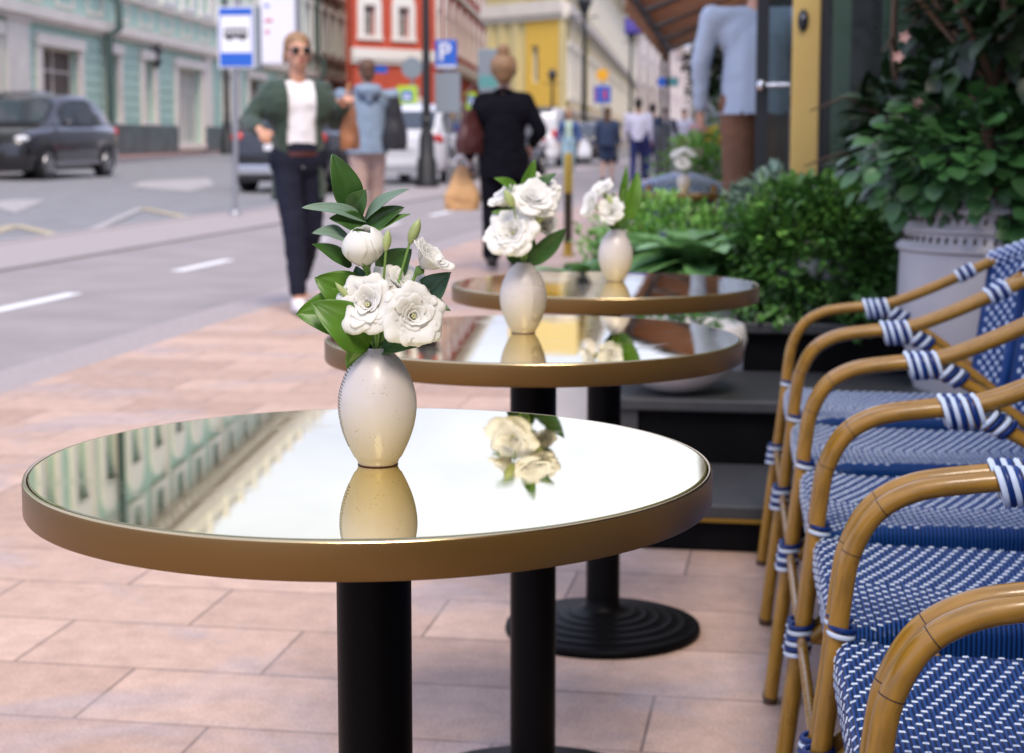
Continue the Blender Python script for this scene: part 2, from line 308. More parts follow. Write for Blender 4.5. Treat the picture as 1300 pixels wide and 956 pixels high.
def smooth_path(pts, n=6):
    P = [Vector(p) for p in pts]; P = [P[0] * 2 - P[1]] + P + [P[-1] * 2 - P[-2]]; o = []
    for i in range(1, len(P) - 2):
        for k in range(n):
            t = k / n; a, b, c, d = P[i - 1:i + 3]
            o.append(.5 * ((2 * b) + (c - a) * t + (2 * a - 5 * b + 4 * c - d) * t * t + (3 * b - a - 3 * c + d) * t ** 3))
    o.append(P[-2]); return o

# ================================================================== GROUND
def strip(name, x0, x1, y0, y1, z, m, dz=0.0):
    b = MB(); ny = 2; nx = 1
    b.quad((x0, y0, z + hgt(x0) + 0), (x1, y0, z + hgt(x1)), (x1, y1, z + hgt(x1)), (x0, y1, z + hgt(x0)))
    return struct(b.obj(name, m))
b = MB(); b.quad((-900, -400, -.35), (900, -400, -.35), (900, 2200, -.35), (-900, 2200, -.35)); struct(b.obj('ground', 'asphalt'))
Y0, Y1 = -14, 700
b = MB(); b.box((-3.22, Y0, -.1), (40, Y1, 0)); struct(b.obj('pavement', 'paving'))
b = MB(); b.box((-3.56, Y0, -.1), (-3.223, Y1, -.006)); struct(b.obj('kerb_strip', 'granite'))
b = MB(); b.box((-6.25, Y0, -.12), (-3.563, Y1, -.022)); struct(b.obj('cycle_lane', 'asphalt_lane'))
b = MB(); b.box((-6.42, Y0, -.12), (-6.253, Y1, .0)); b.box((-7.98, Y0, -.12), (-7.80, Y1, .0)); struct(b.obj('kerb', 'kerb'))
b = MB(); b.box((-7.797, Y0, -.12), (-6.423, Y1, -.008)); struct(b.obj('median_path', 'granite'))
strip('road', -9.0, -7.983, Y0, Y1, -.02, 'asphalt'); strip('road', -21.5, -9.0, Y0, 48, -.02, 'asphalt')
b = MB()
b.quad((-23.6, 48, .30), (-9, 48, -.02), (-9, 700, -.02), (-30, 700, .30)); struct(b.obj('road', 'asphalt'))
# far pavement along the green facade
Wa, Wb = D(-420, 200, 32.5), D(460, 180, 119)       # facade line (street view)
def wall_at(px):                                      # point on green facade line for a photo column
    u = (px - 650) / FPX; d = -16.17 / (u - .0466); q = S(u * d, d); return Vector((q[0], q[1], 0))
b = MB()
ka, kb, kc = G(150, 217), G(276, 206), wall_at(448)
kd = (Vector(kb) - Vector(ka)).normalized()
k0 = Vector(ka) - kd * 36; k1 = Vector(kb) + kd * 40
f0, f1 = wall_at(-900), wall_at(448)
b.add([(k0.x, k0.y, .42), (k1.x, k1.y, .42), (f1.x, f1.y, .42), (f0.x - 1, f0.y, .42), (k0.x, k0.y, 0), (k1.x, k1.y, 0)], [(0, 1, 2, 3)], 0)
b.add([(k0.x, k0.y, .42), (k1.x, k1.y, .42), (k1.x, k1.y, -.1), (k0.x, k0.y, -.1)], [(0, 3, 2, 1)], 1)
struct(b.obj('far_pavement', ['paving_far', 'kerb']))
# markings
def mark(name, pts, m, z=.004, w=None):
    b = MB(); b.add([(p[0], p[1], z + hgt(p[0])) for p in pts], [tuple(range(len(pts)))]); return struct(b.obj(name, m))
for k in range(9):
    y = 10.14 - 3.15 + (k - 1) * 3.25
    mark('lane_marking', [(-4.94, y - .55), (-4.82, y - .55), (-4.82, y + .75), (-4.94, y + .75)], 'line_white', z=-.018)
def pxline(name, a, c, wpx, m):
    A, B = G(*a), G(*c); d = (B - A).normalized(); n = Vector((-d.y, d.x, 0)) * wpx
    mark(name, [A - n, B - n, B + n, A + n], m, z=-.012)
pxline('yellow_marking', (18, 285), (92, 301), .09, 'line_yellow'); pxline('yellow_marking', (180, 264), (245, 276), .09, 'line_yellow')
pxline('yellow_marking', (-60, 309), (20, 285), .09, 'line_yellow'); pxline('yellow_marking', (92, 301), (180, 264), .07, 'line_pale')
mark('road_arrow', [G(-30, 262), G(20, 272), G(60, 257), G(20, 258)], 'line_pale', z=-.012)
mark('road_arrow', [G(165, 242), G(240, 246), G(272, 238), G(265, 231), G(180, 236)], 'line_pale', z=-.010)

# ================================================================== BUILDINGS
def wall_with_holes(b, L_, H_, holes, mi=0, depth=.35):
    us = sorted({0, L_} | {h[0] for h in holes} | {h[1] for h in holes}); zs = sorted({0, H_} | {h[2] for h in holes} | {h[3] for h in holes})
    for i in range(len(us) - 1):
        for j in range(len(zs) - 1):
            cu, cz = (us[i] + us[i + 1]) / 2, (zs[j] + zs[j + 1]) / 2
            if any(h[0] < cu < h[1] and h[2] < cz < h[3] for h in holes): continue
            b.quad((us[i], 0, zs[j]), (us[i + 1], 0, zs[j]), (us[i + 1], 0, zs[j + 1]), (us[i], 0, zs[j + 1]), mi)
    for u0, u1, z0, z1 in holes:
        b.quad((u0, 0, z0), (u0, depth, z0), (u0, depth, z1), (u0, 0, z1), mi); b.quad((u1, depth, z0), (u1, 0, z0), (u1, 0, z1), (u1, depth, z1), mi)
        b.quad((u0, 0, z1), (u0, depth, z1), (u1, depth, z1), (u1, 0, z1), mi); b.quad((u0, depth, z0), (u0, 0, z0), (u1, 0, z0), (u1, depth, z0), mi)
def window_obj(root, W, H, surround, pane, fr='cream_light', arched=False, bars=True, cache={}):
    key = (round(W, 2), round(H, 2), surround, pane, arched, bars)
    if key not in cache:
        b = MB(); t = (.52 if arched and W < 1 else .34) * min(W, 1.3)
        if surround:
            b.box((-t, -.12, 0), (0, .0, H + .0)); b.box((W, -.12, 0), (W + t, 0, H)); b.box((-t - .06, -.16, -.22), (W + t + .06, 0, -.002))
            if arched:
                n = 12; R0, R1 = W / 2, W / 2 + t
                for i in range(n):
                    a0, a1 = math.pi * i / n, math.pi * (i + 1) / n
                    vs = []
                    for yy in (-.12, 0):
                        for rr, aa in ((0, a0), (R1, a0), (R1, a1), (0, a1)): vs.append((W / 2 + rr * math.cos(aa), yy, H + .002 + rr * math.sin(aa)))
                    b.add(vs, [(0, 1, 2, 3), (7, 6, 5, 4), (1, 5, 6, 2)])
            else: b.box((-t - .08, -.18, H + .002), (W + t + .08, 0, H + .34))
        f = .07
        b.box((0, .18, 0), (f, .26, H)); b.box((W - f, .18, 0), (W, .26, H)); b.box((f, .18, H - f), (W - f, .26, H)); b.box((f, .18, 0), (W - f, .26, f))
        if bars: b.box((W / 2 - .03, .185, f), (W / 2 + .03, .255, H - f)); b.box((f, .19, H * .68), (W - f, .25, H * .68 + .05))
        fme = b.obj('window', surround or fr); p = MB(); p.quad((0, .23, 0), (W, .23, 0), (W, .23, H), (0, .23, H)); pme = p.obj('pane', pane)
        cache[key] = (fme.data, pme.data); bpy.data.objects.remove(fme); bpy.data.objects.remove(pme)
    o = bpy.data.objects.new('window', cache[key][0]); C.objects.link(o)
    q = bpy.data.objects.new('pane', cache[key][1]); C.objects.link(q); q.parent = o
    return o
def facade(root, A, B, z0, H, wins, bands=(), wallm='mint', bandm='cream', pil=(), pilm='cream', plinth=None, panels=(), depth=9, roof=True, rustic=0, core=None):
    """A->B runs left to right as seen from the street. wins: (u, z, W, H, surround, pane, arched)."""
    A, B = Vector((A[0], A[1], z0)), Vector((B[0], B[1], z0)); d = (B - A).normalized(); L_ = (B - A).length
    ang = math.atan2(d.y, d.x)
    def place(o): o.location = A; o.rotation_euler.z = ang; o.parent = root; return o
    b = MB(); wall_with_holes(b, L_, H, [(w_[0], w_[0] + w_[2], w_[1], w_[1] + w_[3]) for w_ in wins])
    cr_ = core or (0, 0, depth); b.box((cr_[0], .5, 0), (L_ - cr_[1], cr_[2], H - .01))
    if rustic:
        z = .9
        while z < rustic:
            holes = sorted([(w_[0] - .45, w_[0] + w_[2] + .45) for w_ in wins if w_[1] < z < w_[1] + w_[3] + .4]); u = 0
            for h0, h1 in holes + [(L_, L_)]:
                if h0 > u + .1: b.box((u, -.03, z), (h0, -.001, z + .30))
                u = max(u, h1)
            z += .36
    place(b.obj('wall', wallm))
    for w_ in wins:
        o = window_obj(root, w_[2], w_[3], w_[4], w_[5], arched=w_[6] if len(w_) > 6 else False)
        o.parent = root; o.location = A + Matrix.Rotation(ang, 3, 'Z') @ Vector((w_[0], 0, w_[1])); o.rotation_euler.z = ang
    for z, h, pr in bands:
        b = MB(); b.box((-.1, -pr, z), (L_ + .1, -.001, z + h)); b.box((-.1, -pr * .6, z - h * .4), (L_ + .1, -.002, z - .001)); place(b.obj('cornice', bandm))
    for u, wd, za, zb in pil:
        b = MB(); b.box((u, -.14, za), (u + wd, -.001, zb)); b.box((u - .06, -.2, zb), (u + wd + .06, -.001, zb + .25)); place(b.obj('pilaster', pilm))
    for u, wd, za, zb, pm in panels:
        b = MB(); t = .1
        b.box((u, -.06, za), (u + t, -.001, zb)); b.box((u + wd - t, -.06, za), (u + wd, -.001, zb)); b.box((u + t, -.06, za), (u + wd - t, -.001, za + t)); b.box((u + t, -.06, zb - t), (u + wd - t, -.001, zb)); place(b.obj('moulding', pm))
    if plinth:
        holes = sorted([(w_[0] - .4, w_[0] + w_[2] + .4) for w_ in wins if w_[1] < .5]); u = 0; b = MB()
        for h0, h1 in holes + [(L_, L_)]:
            if h0 > u + .05: b.box((u, -.17, -.5), (h0, -.003, plinth[0]))
            u = max(u, h1)
        place(b.obj('plinth', plinth[1]))
    if roof and not core:
        b = MB(); b.add([(-.3, -.5, H), (L_ + .3, -.5, H), (L_ + .3, depth + .3, H), (-.3, depth + .3, H), (-.3, depth * .5, H + 1.6), (L_ + .3, depth * .5, H + 1.6)], [(0, 1, 5, 4), (2, 3, 4, 5), (0, 4, 3), (1, 2, 5), (0, 3, 2, 1)])
        place(b.obj('roof', 'roof_grey'))
    return A, d, ang, L_

# --- green building
gA, gB = wall_at(-620), wall_at(449)
gl = (gB - gA).length
def gu(px): return (wall_at(px) - gA).length
root = thing('green_building', 'long mint green building with cream window surrounds across the street', 'building')
wins = []
# ground floor read from the photo
gf = [(-8, 3, 'brown_dark'), (57, 104, 'brown_dark'), (142, 154, 'brown_dark'), (186, 199, 'window_pale'), (228, 258, 'window_pale'), (287, 293, 'brown_dark'), (318, 336, 'brown_dark'), (356, 366, 'brown_dark'), (382, 391, 'window_pale'), (405, 414, 'window_pale'), (424, 431, 'brown_dark')]
for k, (a, c, pm) in enumerate(gf):
    u0, u1 = gu(a), gu(c)
    if k in (4, 5): z, h = .35, 3.0
    elif k == 1: z, h = 1.05, 2.25
    else: z, h = 1.15, 2.25
    wins.append((u0, z, u1 - u0, h, 'cream', pm))
u = 2.0
while u < gu(-16) - 3: wins.append((u, 1.1, 1.7, 2.2, 'cream', 'brown_dark')); u += 3.9
u = 1.6
while u < gl - 2.2:
    for fl in range(3):
        z = 5.75 + fl * 3.65
        wins.append((u, z, 1.25, (2.35, 2.1, 1.7)[fl], 'cream_light', 'window_pale' if (int(u * 7) + fl) % 3 else 'dark_glass', fl == 1))
    u += 3.15
pans = []; u = .55
while u < gl - 2: pans.append((u + .75, 1.7, 4.55, 5.25, 'cream')); u += 3.15
pil = [(gu(12), gu(40) - gu(12), .0, 3.85), (gu(262), 1.2, 0, 3.85), (gu(299), 1.2, 0, 3.85), (gu(372), 1.6, 0, 3.85), (gu(397), 1.6, 0, 3.85), (gu(440), 1.8, 0, 14.4)]
u = 0
while u < gl - .5: pil.append((u, .45, 5.3, 14.5)); u += 9.45
facade(root, gA, gB, .42, 15.2, wins, [(4.05, .32, .34), (5.32, .14, .18), (9.2, .2, .22), (14.6, .6, .7)], 'mint', 'cream', pil, 'cream', (1.05, 'dark_plinth'), pans, rustic=3.7)
# brackets under the eaves (seen mirrored in the table)
b = MB(); u = .3; d = (gB - gA).normalized(); ang = math.atan2(d.y, d.x)
while u < gl: b.box((u, -.62, 14.0), (u + .28, -.01, 14.36)); u += 1.05
o = b.obj('eaves_brackets', 'cream', root); o.location = (gA.x, gA.y, .42); o.rotation_euler.z = ang
b = MB(); u = 0
while u < gl:
    b.box((u, -.35, 15.22), (u + .5, -.0, 16.6)); b.box((u + .55, -.27, 15.25), (u + 3.0, -.12, 15.42)); b.box((u + .55, -.27, 16.25), (u + 3.0, -.12, 16.42))
    for k in range(7): b.box((u + .75 + k * .32, -.25, 15.43), (u + .9 + k * .32, -.14, 16.24))
    u += 3.15
o = b.obj('parapet', 'cream_light', root); o.location = (gA.x, gA.y, .42); o.rotation_euler.z = ang
for px_, nm in ((134, 0), (400, 0)):
    uu = gu(px_); b = MB(); b.tube([(uu, -.3, .3), (uu, -.3, 3.9), (uu + .12, -.62, 4.15), (uu + .12, -.62, 5.0), (uu + .1, -.3, 5.4), (uu + .1, -.3, 14)], .13, 8)
    o = b.obj('drainpipe', 'pipe', root, smooth=True); o.location = (gA.x, gA.y, .42); o.rotation_euler.z = ang
# wall lantern on a bracket
p = D(199, 76, 63); t = thing('wall_lantern', 'small black lantern on a bracket of the mint green facade', 'wall lamp', p, ang)
b = MB(); b.tube([(0, .8, -.25), (0, .3, -.1), (0, 0, 0), (0, -.02, .28)], .045, 6); b.obj('bracket', 'iron', t, True)
b = MB(); b.lathe([(.04, .05), (.2, .25), (.26, .3), (.24, .34), (.06, .62), (.0, .7)], 8); b.lathe([(.08, -.3), (.2, .04), (.0, .05)], 8); b.obj('lantern', 'iron', t)

# --- red building
root = thing('red_building', 'red brick coloured corner building with white arched window surrounds', 'building')
u0 = (450 - 650) / FPX; dA = 97.0; cA = Vector((u0 * dA, dA)); u1 = (553 - 650) / FPX
s_ = (u1 * dA - u0 * dA) / (.7071 - u1 * .7071); cB = cA + Vector((.7071, .7071)) * s_
rA, rB = S(*cA), S(*cB); L1 = (Vector(rB) - Vector(rA)).length
u2 = (632 - 650) / FPX; dd = (u2 * cB.y - cB.x) / (.051 - u2); cD = cB + Vector((.051, 1)) * dd; rC = S(*cD); L2 = (Vector(rC) - Vector(rB)).length
w1 = []
for k, (pa) in enumerate((466, 507)):
    uu = L1 * (pa - 453) / 100
    w1.append((uu, 6.75, .85, 1.75, 'cream_light', 'dark_glass', True)); w1.append((uu, 11.6, .85, 2.0, 'cream_light', 'dark_glass', True))
w1.append((L1 * .58, .4, 1.1, 2.6, 'cream_light', 'window_pale')); w1.append((L1 * .14, .5, .8, 2.2, 'cream_light', 'dark_glass'))
facade(root, rA, rB, 0, 16.5, w1, [(5.45, .62, .25), (10.4, .35, .2), (15.6, .8, .6)], 'red_wall', 'cream_light', [(L1 - .4, .4, 0, 5.1)], 'red_wall', (.8, 'roof_grey'), core=(.3, .1, .9))
w2 = []; k = 0; u = 1.2
while u < L2 - 3:
    w2.append((u, 6.75, 1.7, 1.9, 'cream_light', 'dark_glass', True)); w2.append((u, 11.6, 1.7, 2.1, 'cream_light', 'window_pale', True)); w2.append((u, .8, 1.7, 2.3, 'cream_light', 'dark_glass')); u += 5.4
facade(root, rB, rC, 0, 16.5, w2, [(5.45, .62, .25), (10.4, .35, .2), (15.6, .8, .6)], 'red_wall', 'cream_light', [], 'red_wall', None, core=(.6, 0, 4.0))
# --- yellow building
root = thing('yellow_building', 'long yellow building with pale columns and a bright end wall', 'building')
def CP(px, d): q = S((px - 650) / FPX * d, d); return q
yA, yB = CP(618, 95), CP(716, 90); L1 = (Vector(yB) - Vector(yA)).length
w1 = [(L1 * .60, 3.9, .55, 2.0, None, 'brown_dark')]
pil = [(L1 * .03, .4, .3, 7.2), (L1 * .19, .4, .3, 7.2), (L1 * .37, .45, .3, 7.2), (L1 - .3, .3, 0, 7.2)]
fA, fd, fang, fL = facade(root, yA, yB, 0, 10.4, w1, [(2.3, .25, .16), (7.5, .7, .35), (9.7, .6, .6)], 'pale_yellow', 'cream', pil, 'pale_yellow', (2.0, 'pale_yellow'), core=(.2, .9, .8))
ua, ub, uw = L1 * .52, L1 - .35, L1 * .60
b = MB(); b.box((ua, -.07, 2.7), (uw, -.004, 7.3)); b.box((uw + .55, -.07, 2.7), (ub, -.004, 7.3)); b.box((uw, -.07, 2.7), (uw + .55, -.004, 3.9)); b.box((uw, -.07, 5.9), (uw + .55, -.004, 7.3)); b.box((ua, -.07, 8.4), (ub, -.004, 9.5))
o = b.obj('painted_panel', 'yellow_wall', root); o.location = fA; o.rotation_euler.z = fang
def ypt(px): u_ = (px - 650) / FPX; d_ = 6.04 / (.1 - u_); q_ = S(u_ * d_, d_); return Vector(q_)
yM = ypt(744); L3 = (yM - Vector(yB)).length
facade(root, yB, yM, 0, 10.4, [(u_, 3.2, 1.5, 2.6, 'cream_light', 'window_pale') for u_ in (2, 6.4, 10.8) if u_ < L3 - 2], [(2.3, .25, .16), (7.5, .5, .3), (9.7, .6, .6)], 'pale_yellow', 'cream', [(u_, .6, .3, 9.4) for u_ in (4.6, 9.0)], 'cream', (1.0, 'cream'), core=(4.0, 0, 4.0))
yB = yM; yC = ypt(806); L2 = (Vector(yC) - Vector(yB)).length; w2 = []; u = 2.0; pil = []
while u < L2 - 4:
    w2.append((u, 3.2, 1.6, 2.6, 'cream_light', 'window_pale')); w2.append((u, 8.6, 1.6, 2.6, 'cream_light', 'dark_glass')); pil.append((u + 2.9, .6, .3, 12.6)); u += 6.0
facade(root, yB, yC, 0, 14.4, w2[:90], [(2.3, .25, .16), (7.5, .5, .3), (13.6, .7, .7)], 'pale_yellow', 'cream', pil, 'cream', (1.0, 'cream'), core=(.0, 0, 5.0))
# --- far buildings
root = thing('pale_pink_building', 'pale pink building closing the far end of the street', 'building')
pA, pB = CP(798, 245), CP(878, 420); L1 = (Vector(pB) - Vector(pA)).length; w1 = []; u = 6
while u < L1 - 8: w1 += [(u, 5 + 4.5 * k, 2.2, 2.6, 'cream_light', 'window_pale') for k in range(3)]; u += 17
facade(root, pA, pB, 0, 20.5, w1, [(4.0, .5, .3), (19.5, 1.0, .9)], 'pale_pink', 'cream', [], 'cream', (2.2, 'cream'), depth=8)
root = thing('pale_grey_building', 'pale grey building on the cafe side far down the street', 'building')
pA, pB = CP(874, 300), CP(962, 26); L1 = (Vector(pA) - Vector(pB)).length; w1 = []; u = 6
while u < L1 - 8: w1 += [(u, 4 + 3.6 * k, 1.6, 2.2, 'cream_light', 'window_pale') for k in range(2)]; u += 16
facade(root, pA, pB, 0, 11.5, w1, [(3.5, .4, .3), (10.6, .9, .5)], 'pale_grey', 'cream_light', [], 'cream', (1.2, 'roof_grey'), depth=5)

# ================================================================== STREET FURNITURE
def post_tube(b, x, y, z0, z1, r, n=8): b.tube([(x, y, z0), (x, y, z1)], r, n)
# bus stop sign
p = G(303, 272); dS = 22.9
t = thing('bus_stop_sign', 'blue and white bus stop sign on a grey pole', 'road sign', p, R(2))
sc = dS / FPX
b = MB(); b.tube([(-.05, 0, 0), (.0, 0, 1.9), (.05, .0, 3.05)], .036, 10); b.lathe([(.09, 0), (.08, .04), (.04, .06)], 12, c=(-.05, 0, 0)); b.obj('pole', 'steel', t, True)
def signplate(parent, cx, cz, W, H, m, y=-.05, th=.03, name='plate'):
    b = MB(); b.box((cx - W / 2, y, cz - H / 2), (cx + W / 2, y + th, cz + H / 2)); return bevel(b.obj(name, m, parent), .012, 2)
zc = D(306, 46, dS).z
W, H = .50, .83
b = MB(); b.box((.04 - W / 2, -.05, zc - H / 2), (.04 + W / 2 + .06, .06, zc + H / 2)); pl = bevel(b.obj('sign_box', 'sign_grey', t), .012)
b = MB(); b.box((.03 - W / 2, -.064, zc - H / 2 + .005), (.03 + W / 2, -.051, zc + H / 2 - .005)); pl2 = b.obj('sign_face', 'sign_white', t)
b = MB(); b.box((.03 - W / 2 + .02, -.07, zc + H / 2 - .12), (.03 + W / 2 - .02, -.065, zc + H / 2 - .025)); b.box((.03 - W / 2 + .02, -.07, zc - H / 2 + .025), (.03 + W / 2 - .02, -.065, zc - H / 2 + .21))
b.box((.03 - W / 2 + .02, -.07, zc - H / 2 + .21), (.03 - W / 2 + .035, -.065, zc + H / 2 - .12)); b.box((.03 + W / 2 - .035, -.07, zc - H / 2 + .21), (.03 + W / 2 - .02, -.065, zc + H / 2 - .12)); b.obj('blue_band', 'sign_blue', pl2)
b = MB(); cz = zc + .05          # bus pictogram: body, windows, wheels
b.box((-.13, -.072, cz - .055), (.19, -.066, cz - .005)); b.box((-.13, -.072, cz + .05), (.19, -.066, cz + .07))
for k in range(6): b.box((-.13 + k * .0605, -.072, cz - .005), (-.116 + k * .0605, -.066, cz + .05))
for wx in (-.06, .12): b.lathe([(.028, 0), (.028, .006)], 12, c=(0, 0, 0)); b.v[-24:] = [(wx + q[0], -.072 + q[2], cz - .065 + q[1]) for q in b.v[-24:]]
b.obj('bus_symbol', 'black', pl2)
# white information board behind
p = G(378, 262); t = thing('information_board', 'tall white board with small blue and red print behind the woman in green', 'notice board', (p.x, p.y, 0), R(5))
sc = 24.6 / FPX; zb, zt = D(356, 76, 24.6).z, D(356, -25, 24.6).z
xm = -22 * sc
b = MB(); b.box((xm - .27, -.04, zb), (xm + .26, .04, zt)); bevel(b.obj('board', 'board_white', t), .01)
b = MB()
for (x, z, w_) in ((-.2, 1.0, .1), (-.2, .84, .07), (-.2, .62, .12), (-.2, .45, .07)): b.box((xm + x, -.046, zb + z), (xm + x + w_, -.041, zb + z + .035), mi=0 if z > .7 else 1)
b.box((xm - .2, -.046, zt - .12), (xm + .1, -.041, zt - .06), mi=0)
b.obj('print', ['sign_blue', 'sign_red'], t)
b = MB(); b.tube([(xm + .3, 0, 0), (xm + .3, 0, zt)], .04, 8); b.obj('post', 'steel', t, True)
# lamp posts
def lamppost(label, p, top, scale=1.0, lantern=True):
    t = thing('street_lamp', label, 'street lamp', p, 0, 'street lamps along the road')
    b = MB(); b.lathe([(.26, 0), (.26, .12), (.22, .2), (.215, .55), (.17, .62), (.16, 1.05), (.11, 1.2), (.10, 1.35), (.13, 1.4), (.10, 1.46)], 14); b.obj('base', 'iron', t, 'auto')
    b = MB(); b.tube([(0, 0, 1.4), (0, 0, top)], [.095, .07], 10); b.obj('post', 'iron', t, True)
    b = MB(); b.tube([(-.5, 0, top - .1), (.5, 0, top - .1)], .03, 6)
    if lantern:
        b.lathe([(.12, top), (.26, top + .42), (.3, top + .45), (.1, top + .72), (0, top + .8)], 8)
    else:
        b.lathe([(.12, top), (.26, top + .42), (.3, top + .45), (.1, top + .72), (0, top + .8)], 8)
    b.obj('lantern', 'iron', t); t.scale = (scale,) * 3; return t
lamppost('tall black lamp post beside the blue parking sign', G(542, 237), 4.5)
lamppost('black lamp post behind the girl in the blue jacket', G(741, 206), 5.25, 1.15)
lamppost('dark lamp post in front of the mint green facade', D(289, 196, 60), 6.5)
lamppost('black lamp post against the far yellow building', D(701, 176, 80), 3.3, .8)
lamppost('far lamp post in front of the pale pink building', D(800, 172, 110), 5.5, 1.1)
# parking sign
def textmesh(s, size, m, parent, loc, name='letter'):
    cu = bpy.data.curves.new(name, 'FONT'); cu.body = s; cu.size = size; cu.extrude = .004; cu.align_x = 'CENTER'; cu.align_y = 'CENTER'; cu.offset = size * .012
    o = bpy.data.objects.new(name, cu); C.objects.link(o); dg = bpy.context.evaluated_depsgraph_get()
    me = bpy.data.meshes.new_from_object(o.evaluated_get(dg)); bpy.data.objects.remove(o)
    me.materials.clear(); me.materials.append(M[m]); q = bpy.data.objects.new(name, me); C.objects.link(q); q.parent = parent; q.location = loc; q.rotation_euler = (R(90), 0, 0); return q
dP = 36.5; p = G(569, 235); p = D(569, 237, dP); p.z = 0; sc = dP / FPX
t = thing('parking_sign', 'blue square sign with a white P on a thin pole', 'road sign', p, R(6))
zc = D(567, 69, dP).z; Wp = 27 * sc; Hp = 36 * sc
b = MB(); b.tube([(0, .04, 0), (0, .04, zc + Hp / 2)], .04, 8); b.obj('pole', 'steel', t, True)
pl = signplate(t, -.03, zc, Wp, Hp, 'sign_blue'); textmesh('P', Hp * .85, 'sign_white', pl, (-.06, -.055, zc + .03))
b = MB(); b.box((-.03 - Wp / 2 + .02, -.053, zc - Hp / 2 + .02), (-.03 + Wp / 2 - .02, -.051, zc - Hp / 2 + .07)); b.obj('sign_line', 'sign_white', pl)
z2 = D(567, 118, dP).z; signplate(t, .0, z2, .55, .85, 'sign_grey', name='lower_plate')
# fluorescent crossing signs
def crossing(label, px, py, d, W, group=None):
    p = D(px, 240, d); p.z = 0; t = thing('crossing_sign', label, 'road sign', p, R(4), group)
    zc = D(px, py, d).z; b = MB(); b.tube([(0, .04, 0), (0, .04, zc + W / 2)], .035, 8); b.obj('pole', 'steel', t, True)
    pl = signplate(t, 0, zc, W, W, 'sign_green'); b = MB(); b.box((-W * .25, -.056, zc - W * .25), (W * .25, -.051, zc + W * .25)); q = b.obj('blue_square', 'sign_blue', pl)
    b = MB(); b.add([(-W * .17, -.06, zc - W * .14), (W * .17, -.06, zc - W * .14), (0, -.06, zc + W * .17)], [(0, 1, 2)]); b.obj('triangle', 'sign_white', pl); return t
crossing('fluorescent green crossing sign left of the black lamp post', 518, 122, 44, .52)
crossing('narrow fluorescent green crossing sign in front of the red wall corner', 597, 128, 60, .6).rotation_euler.z = R(62)
p = D(520, 230, 44.2); p.z = 0; t = thing('round_sign', 'round grey sign back above the green crossing sign', 'road sign', p + Vector((0, .4, 0)), 0)
b = MB(); zc = D(520, 85, 44).z; b.tube([(0, .02, 0), (0, .02, zc + .2)], .035, 8); b.obj('pole', 'steel', t, True)
b = MB(); b.tube([(0, -.05, zc), (0, -.02, zc)], .28, 20); b.obj('disc', 'sign_grey', t); b = MB(); b.tube([(0, -.05, zc - .62), (0, -.02, zc - .62)], .2, 20); b.obj('disc', 'sign_grey', t)
p = D(479, 88, 96.3); b = MB(); b.box((-.75, 0, -.2), (.75, .05, .2)); tag(b.obj('street_name_plate', 'sign_blue', None, loc=p, rz=R(54)), 'small blue street name plate on the red facade', 'sign')
p = D(620, 235, 50); p.z = 0; t = thing('notice_panel', 'large grey blue panel standing behind the bun of the woman in black', 'notice board', p, R(4))
z0_, z1_ = D(620, 118, 50).z, D(620, 62, 50).z; b = MB(); b.box((-.30, -.05, z0_), (.42, .05, z1_)); bevel(b.obj('panel', 'sign_grey', t), .02)
b = MB(); b.tube([(0, 0, 0), (0, 0, z0_ + .1)], .05, 8); b.obj('post', 'steel', t, True); b = MB(); b.box((-.26, -.056, z0_ + .15), (.38, -.051, z0_ + .5)); b.obj('print', 'teal', t)
p = D(764, 230, 52); p.z = 0; t = thing('hanging_signs', 'orange round sign above a blue square sign with a red mark', 'road sign', p, R(4))
zo, zb = D(764, 95, 52).z, D(764, 120, 52).z
b = MB(); b.tube([(0, .04, 0), (0, .04, zo + .2)], .03, 8); b.obj('pole', 'steel', t, True)
b = MB(); b.tube([(0, -.05, zo), (0, -.02, zo)], .19, 20); b.obj('orange_disc', 'sign_orange', t)
pl = signplate(t, 0, zb, .52, .52, 'sign_blue', name='blue_plate'); b = MB(); b.box((.03, -.056, zb - .14), (.13, -.051, zb + .14)); b.box((-.2, -.056, zb - .2), (-.16, -.051, zb + .2)); b.obj('red_mark', 'sign_red', pl)
p = D(838, 232, 34); p.z = 0; t = thing('small_sign_post', 'thin dark post carrying small blue and green arrow plates', 'road sign', p, R(4))
zc = D(842, 104, 34).z; b = MB(); b.tube([(0, 0, 0), (0.02, 0, D(842, 48, 34).z)], .035, 8); b.obj('post', 'iron', t, True)
b = MB(); b.tube([(.02, -.07, zc), (.02, -.04, zc)], .10, 16); b.obj('blue_disc', 'sign_blue', t); b = MB(); b.box((.14, -.05, zc - .09), (.34, -.02, zc + .09)); b.obj('green_plate', 'teal', t)
# brass bollard on the pavement
p = G(721, 325); t = thing('brass_bollard', 'slim bollard with a bright brass upper part on the pavement', 'bollard', p)
b = MB(); b.lathe([(.041, .56), (.041, .90), (.036, .91), (0, .912)], 20); b.obj('brass_top', 'brass', t, 'auto')
b = MB(); b.lathe([(.038, .12), (.038, .559)], 20); b.obj('shaft', 'brass_dark', t, 'auto'); b = MB(); b.lathe([(.05, 0), (.05, .02), (.041, .03), (.041, .119)], 20); b.obj('foot', 'brass', t, 'auto')
p = G(843, 236); t = thing('steel_post', 'wide square steel post at the end of the cafe terrace', 'post', p, R(20))
zt = D(843, 162, 34.5).z; b = MB(); b.box((-.15, -.15, 0), (.15, .15, zt)); bevel(b.obj('column', 'steel', t), .02); b = MB(); b.box((-.17, -.17, zt), (.17, .17, zt + .04)); bevel(b.obj('cap', 'sign_grey', t), .01); b = MB(); b.box((-.153, -.04, .1), (-.151, .03, zt - .1)); b.box((-.02, -.156, .1), (.03, -.151, zt - .1)); b.obj('groove', 'brass_dark', t)
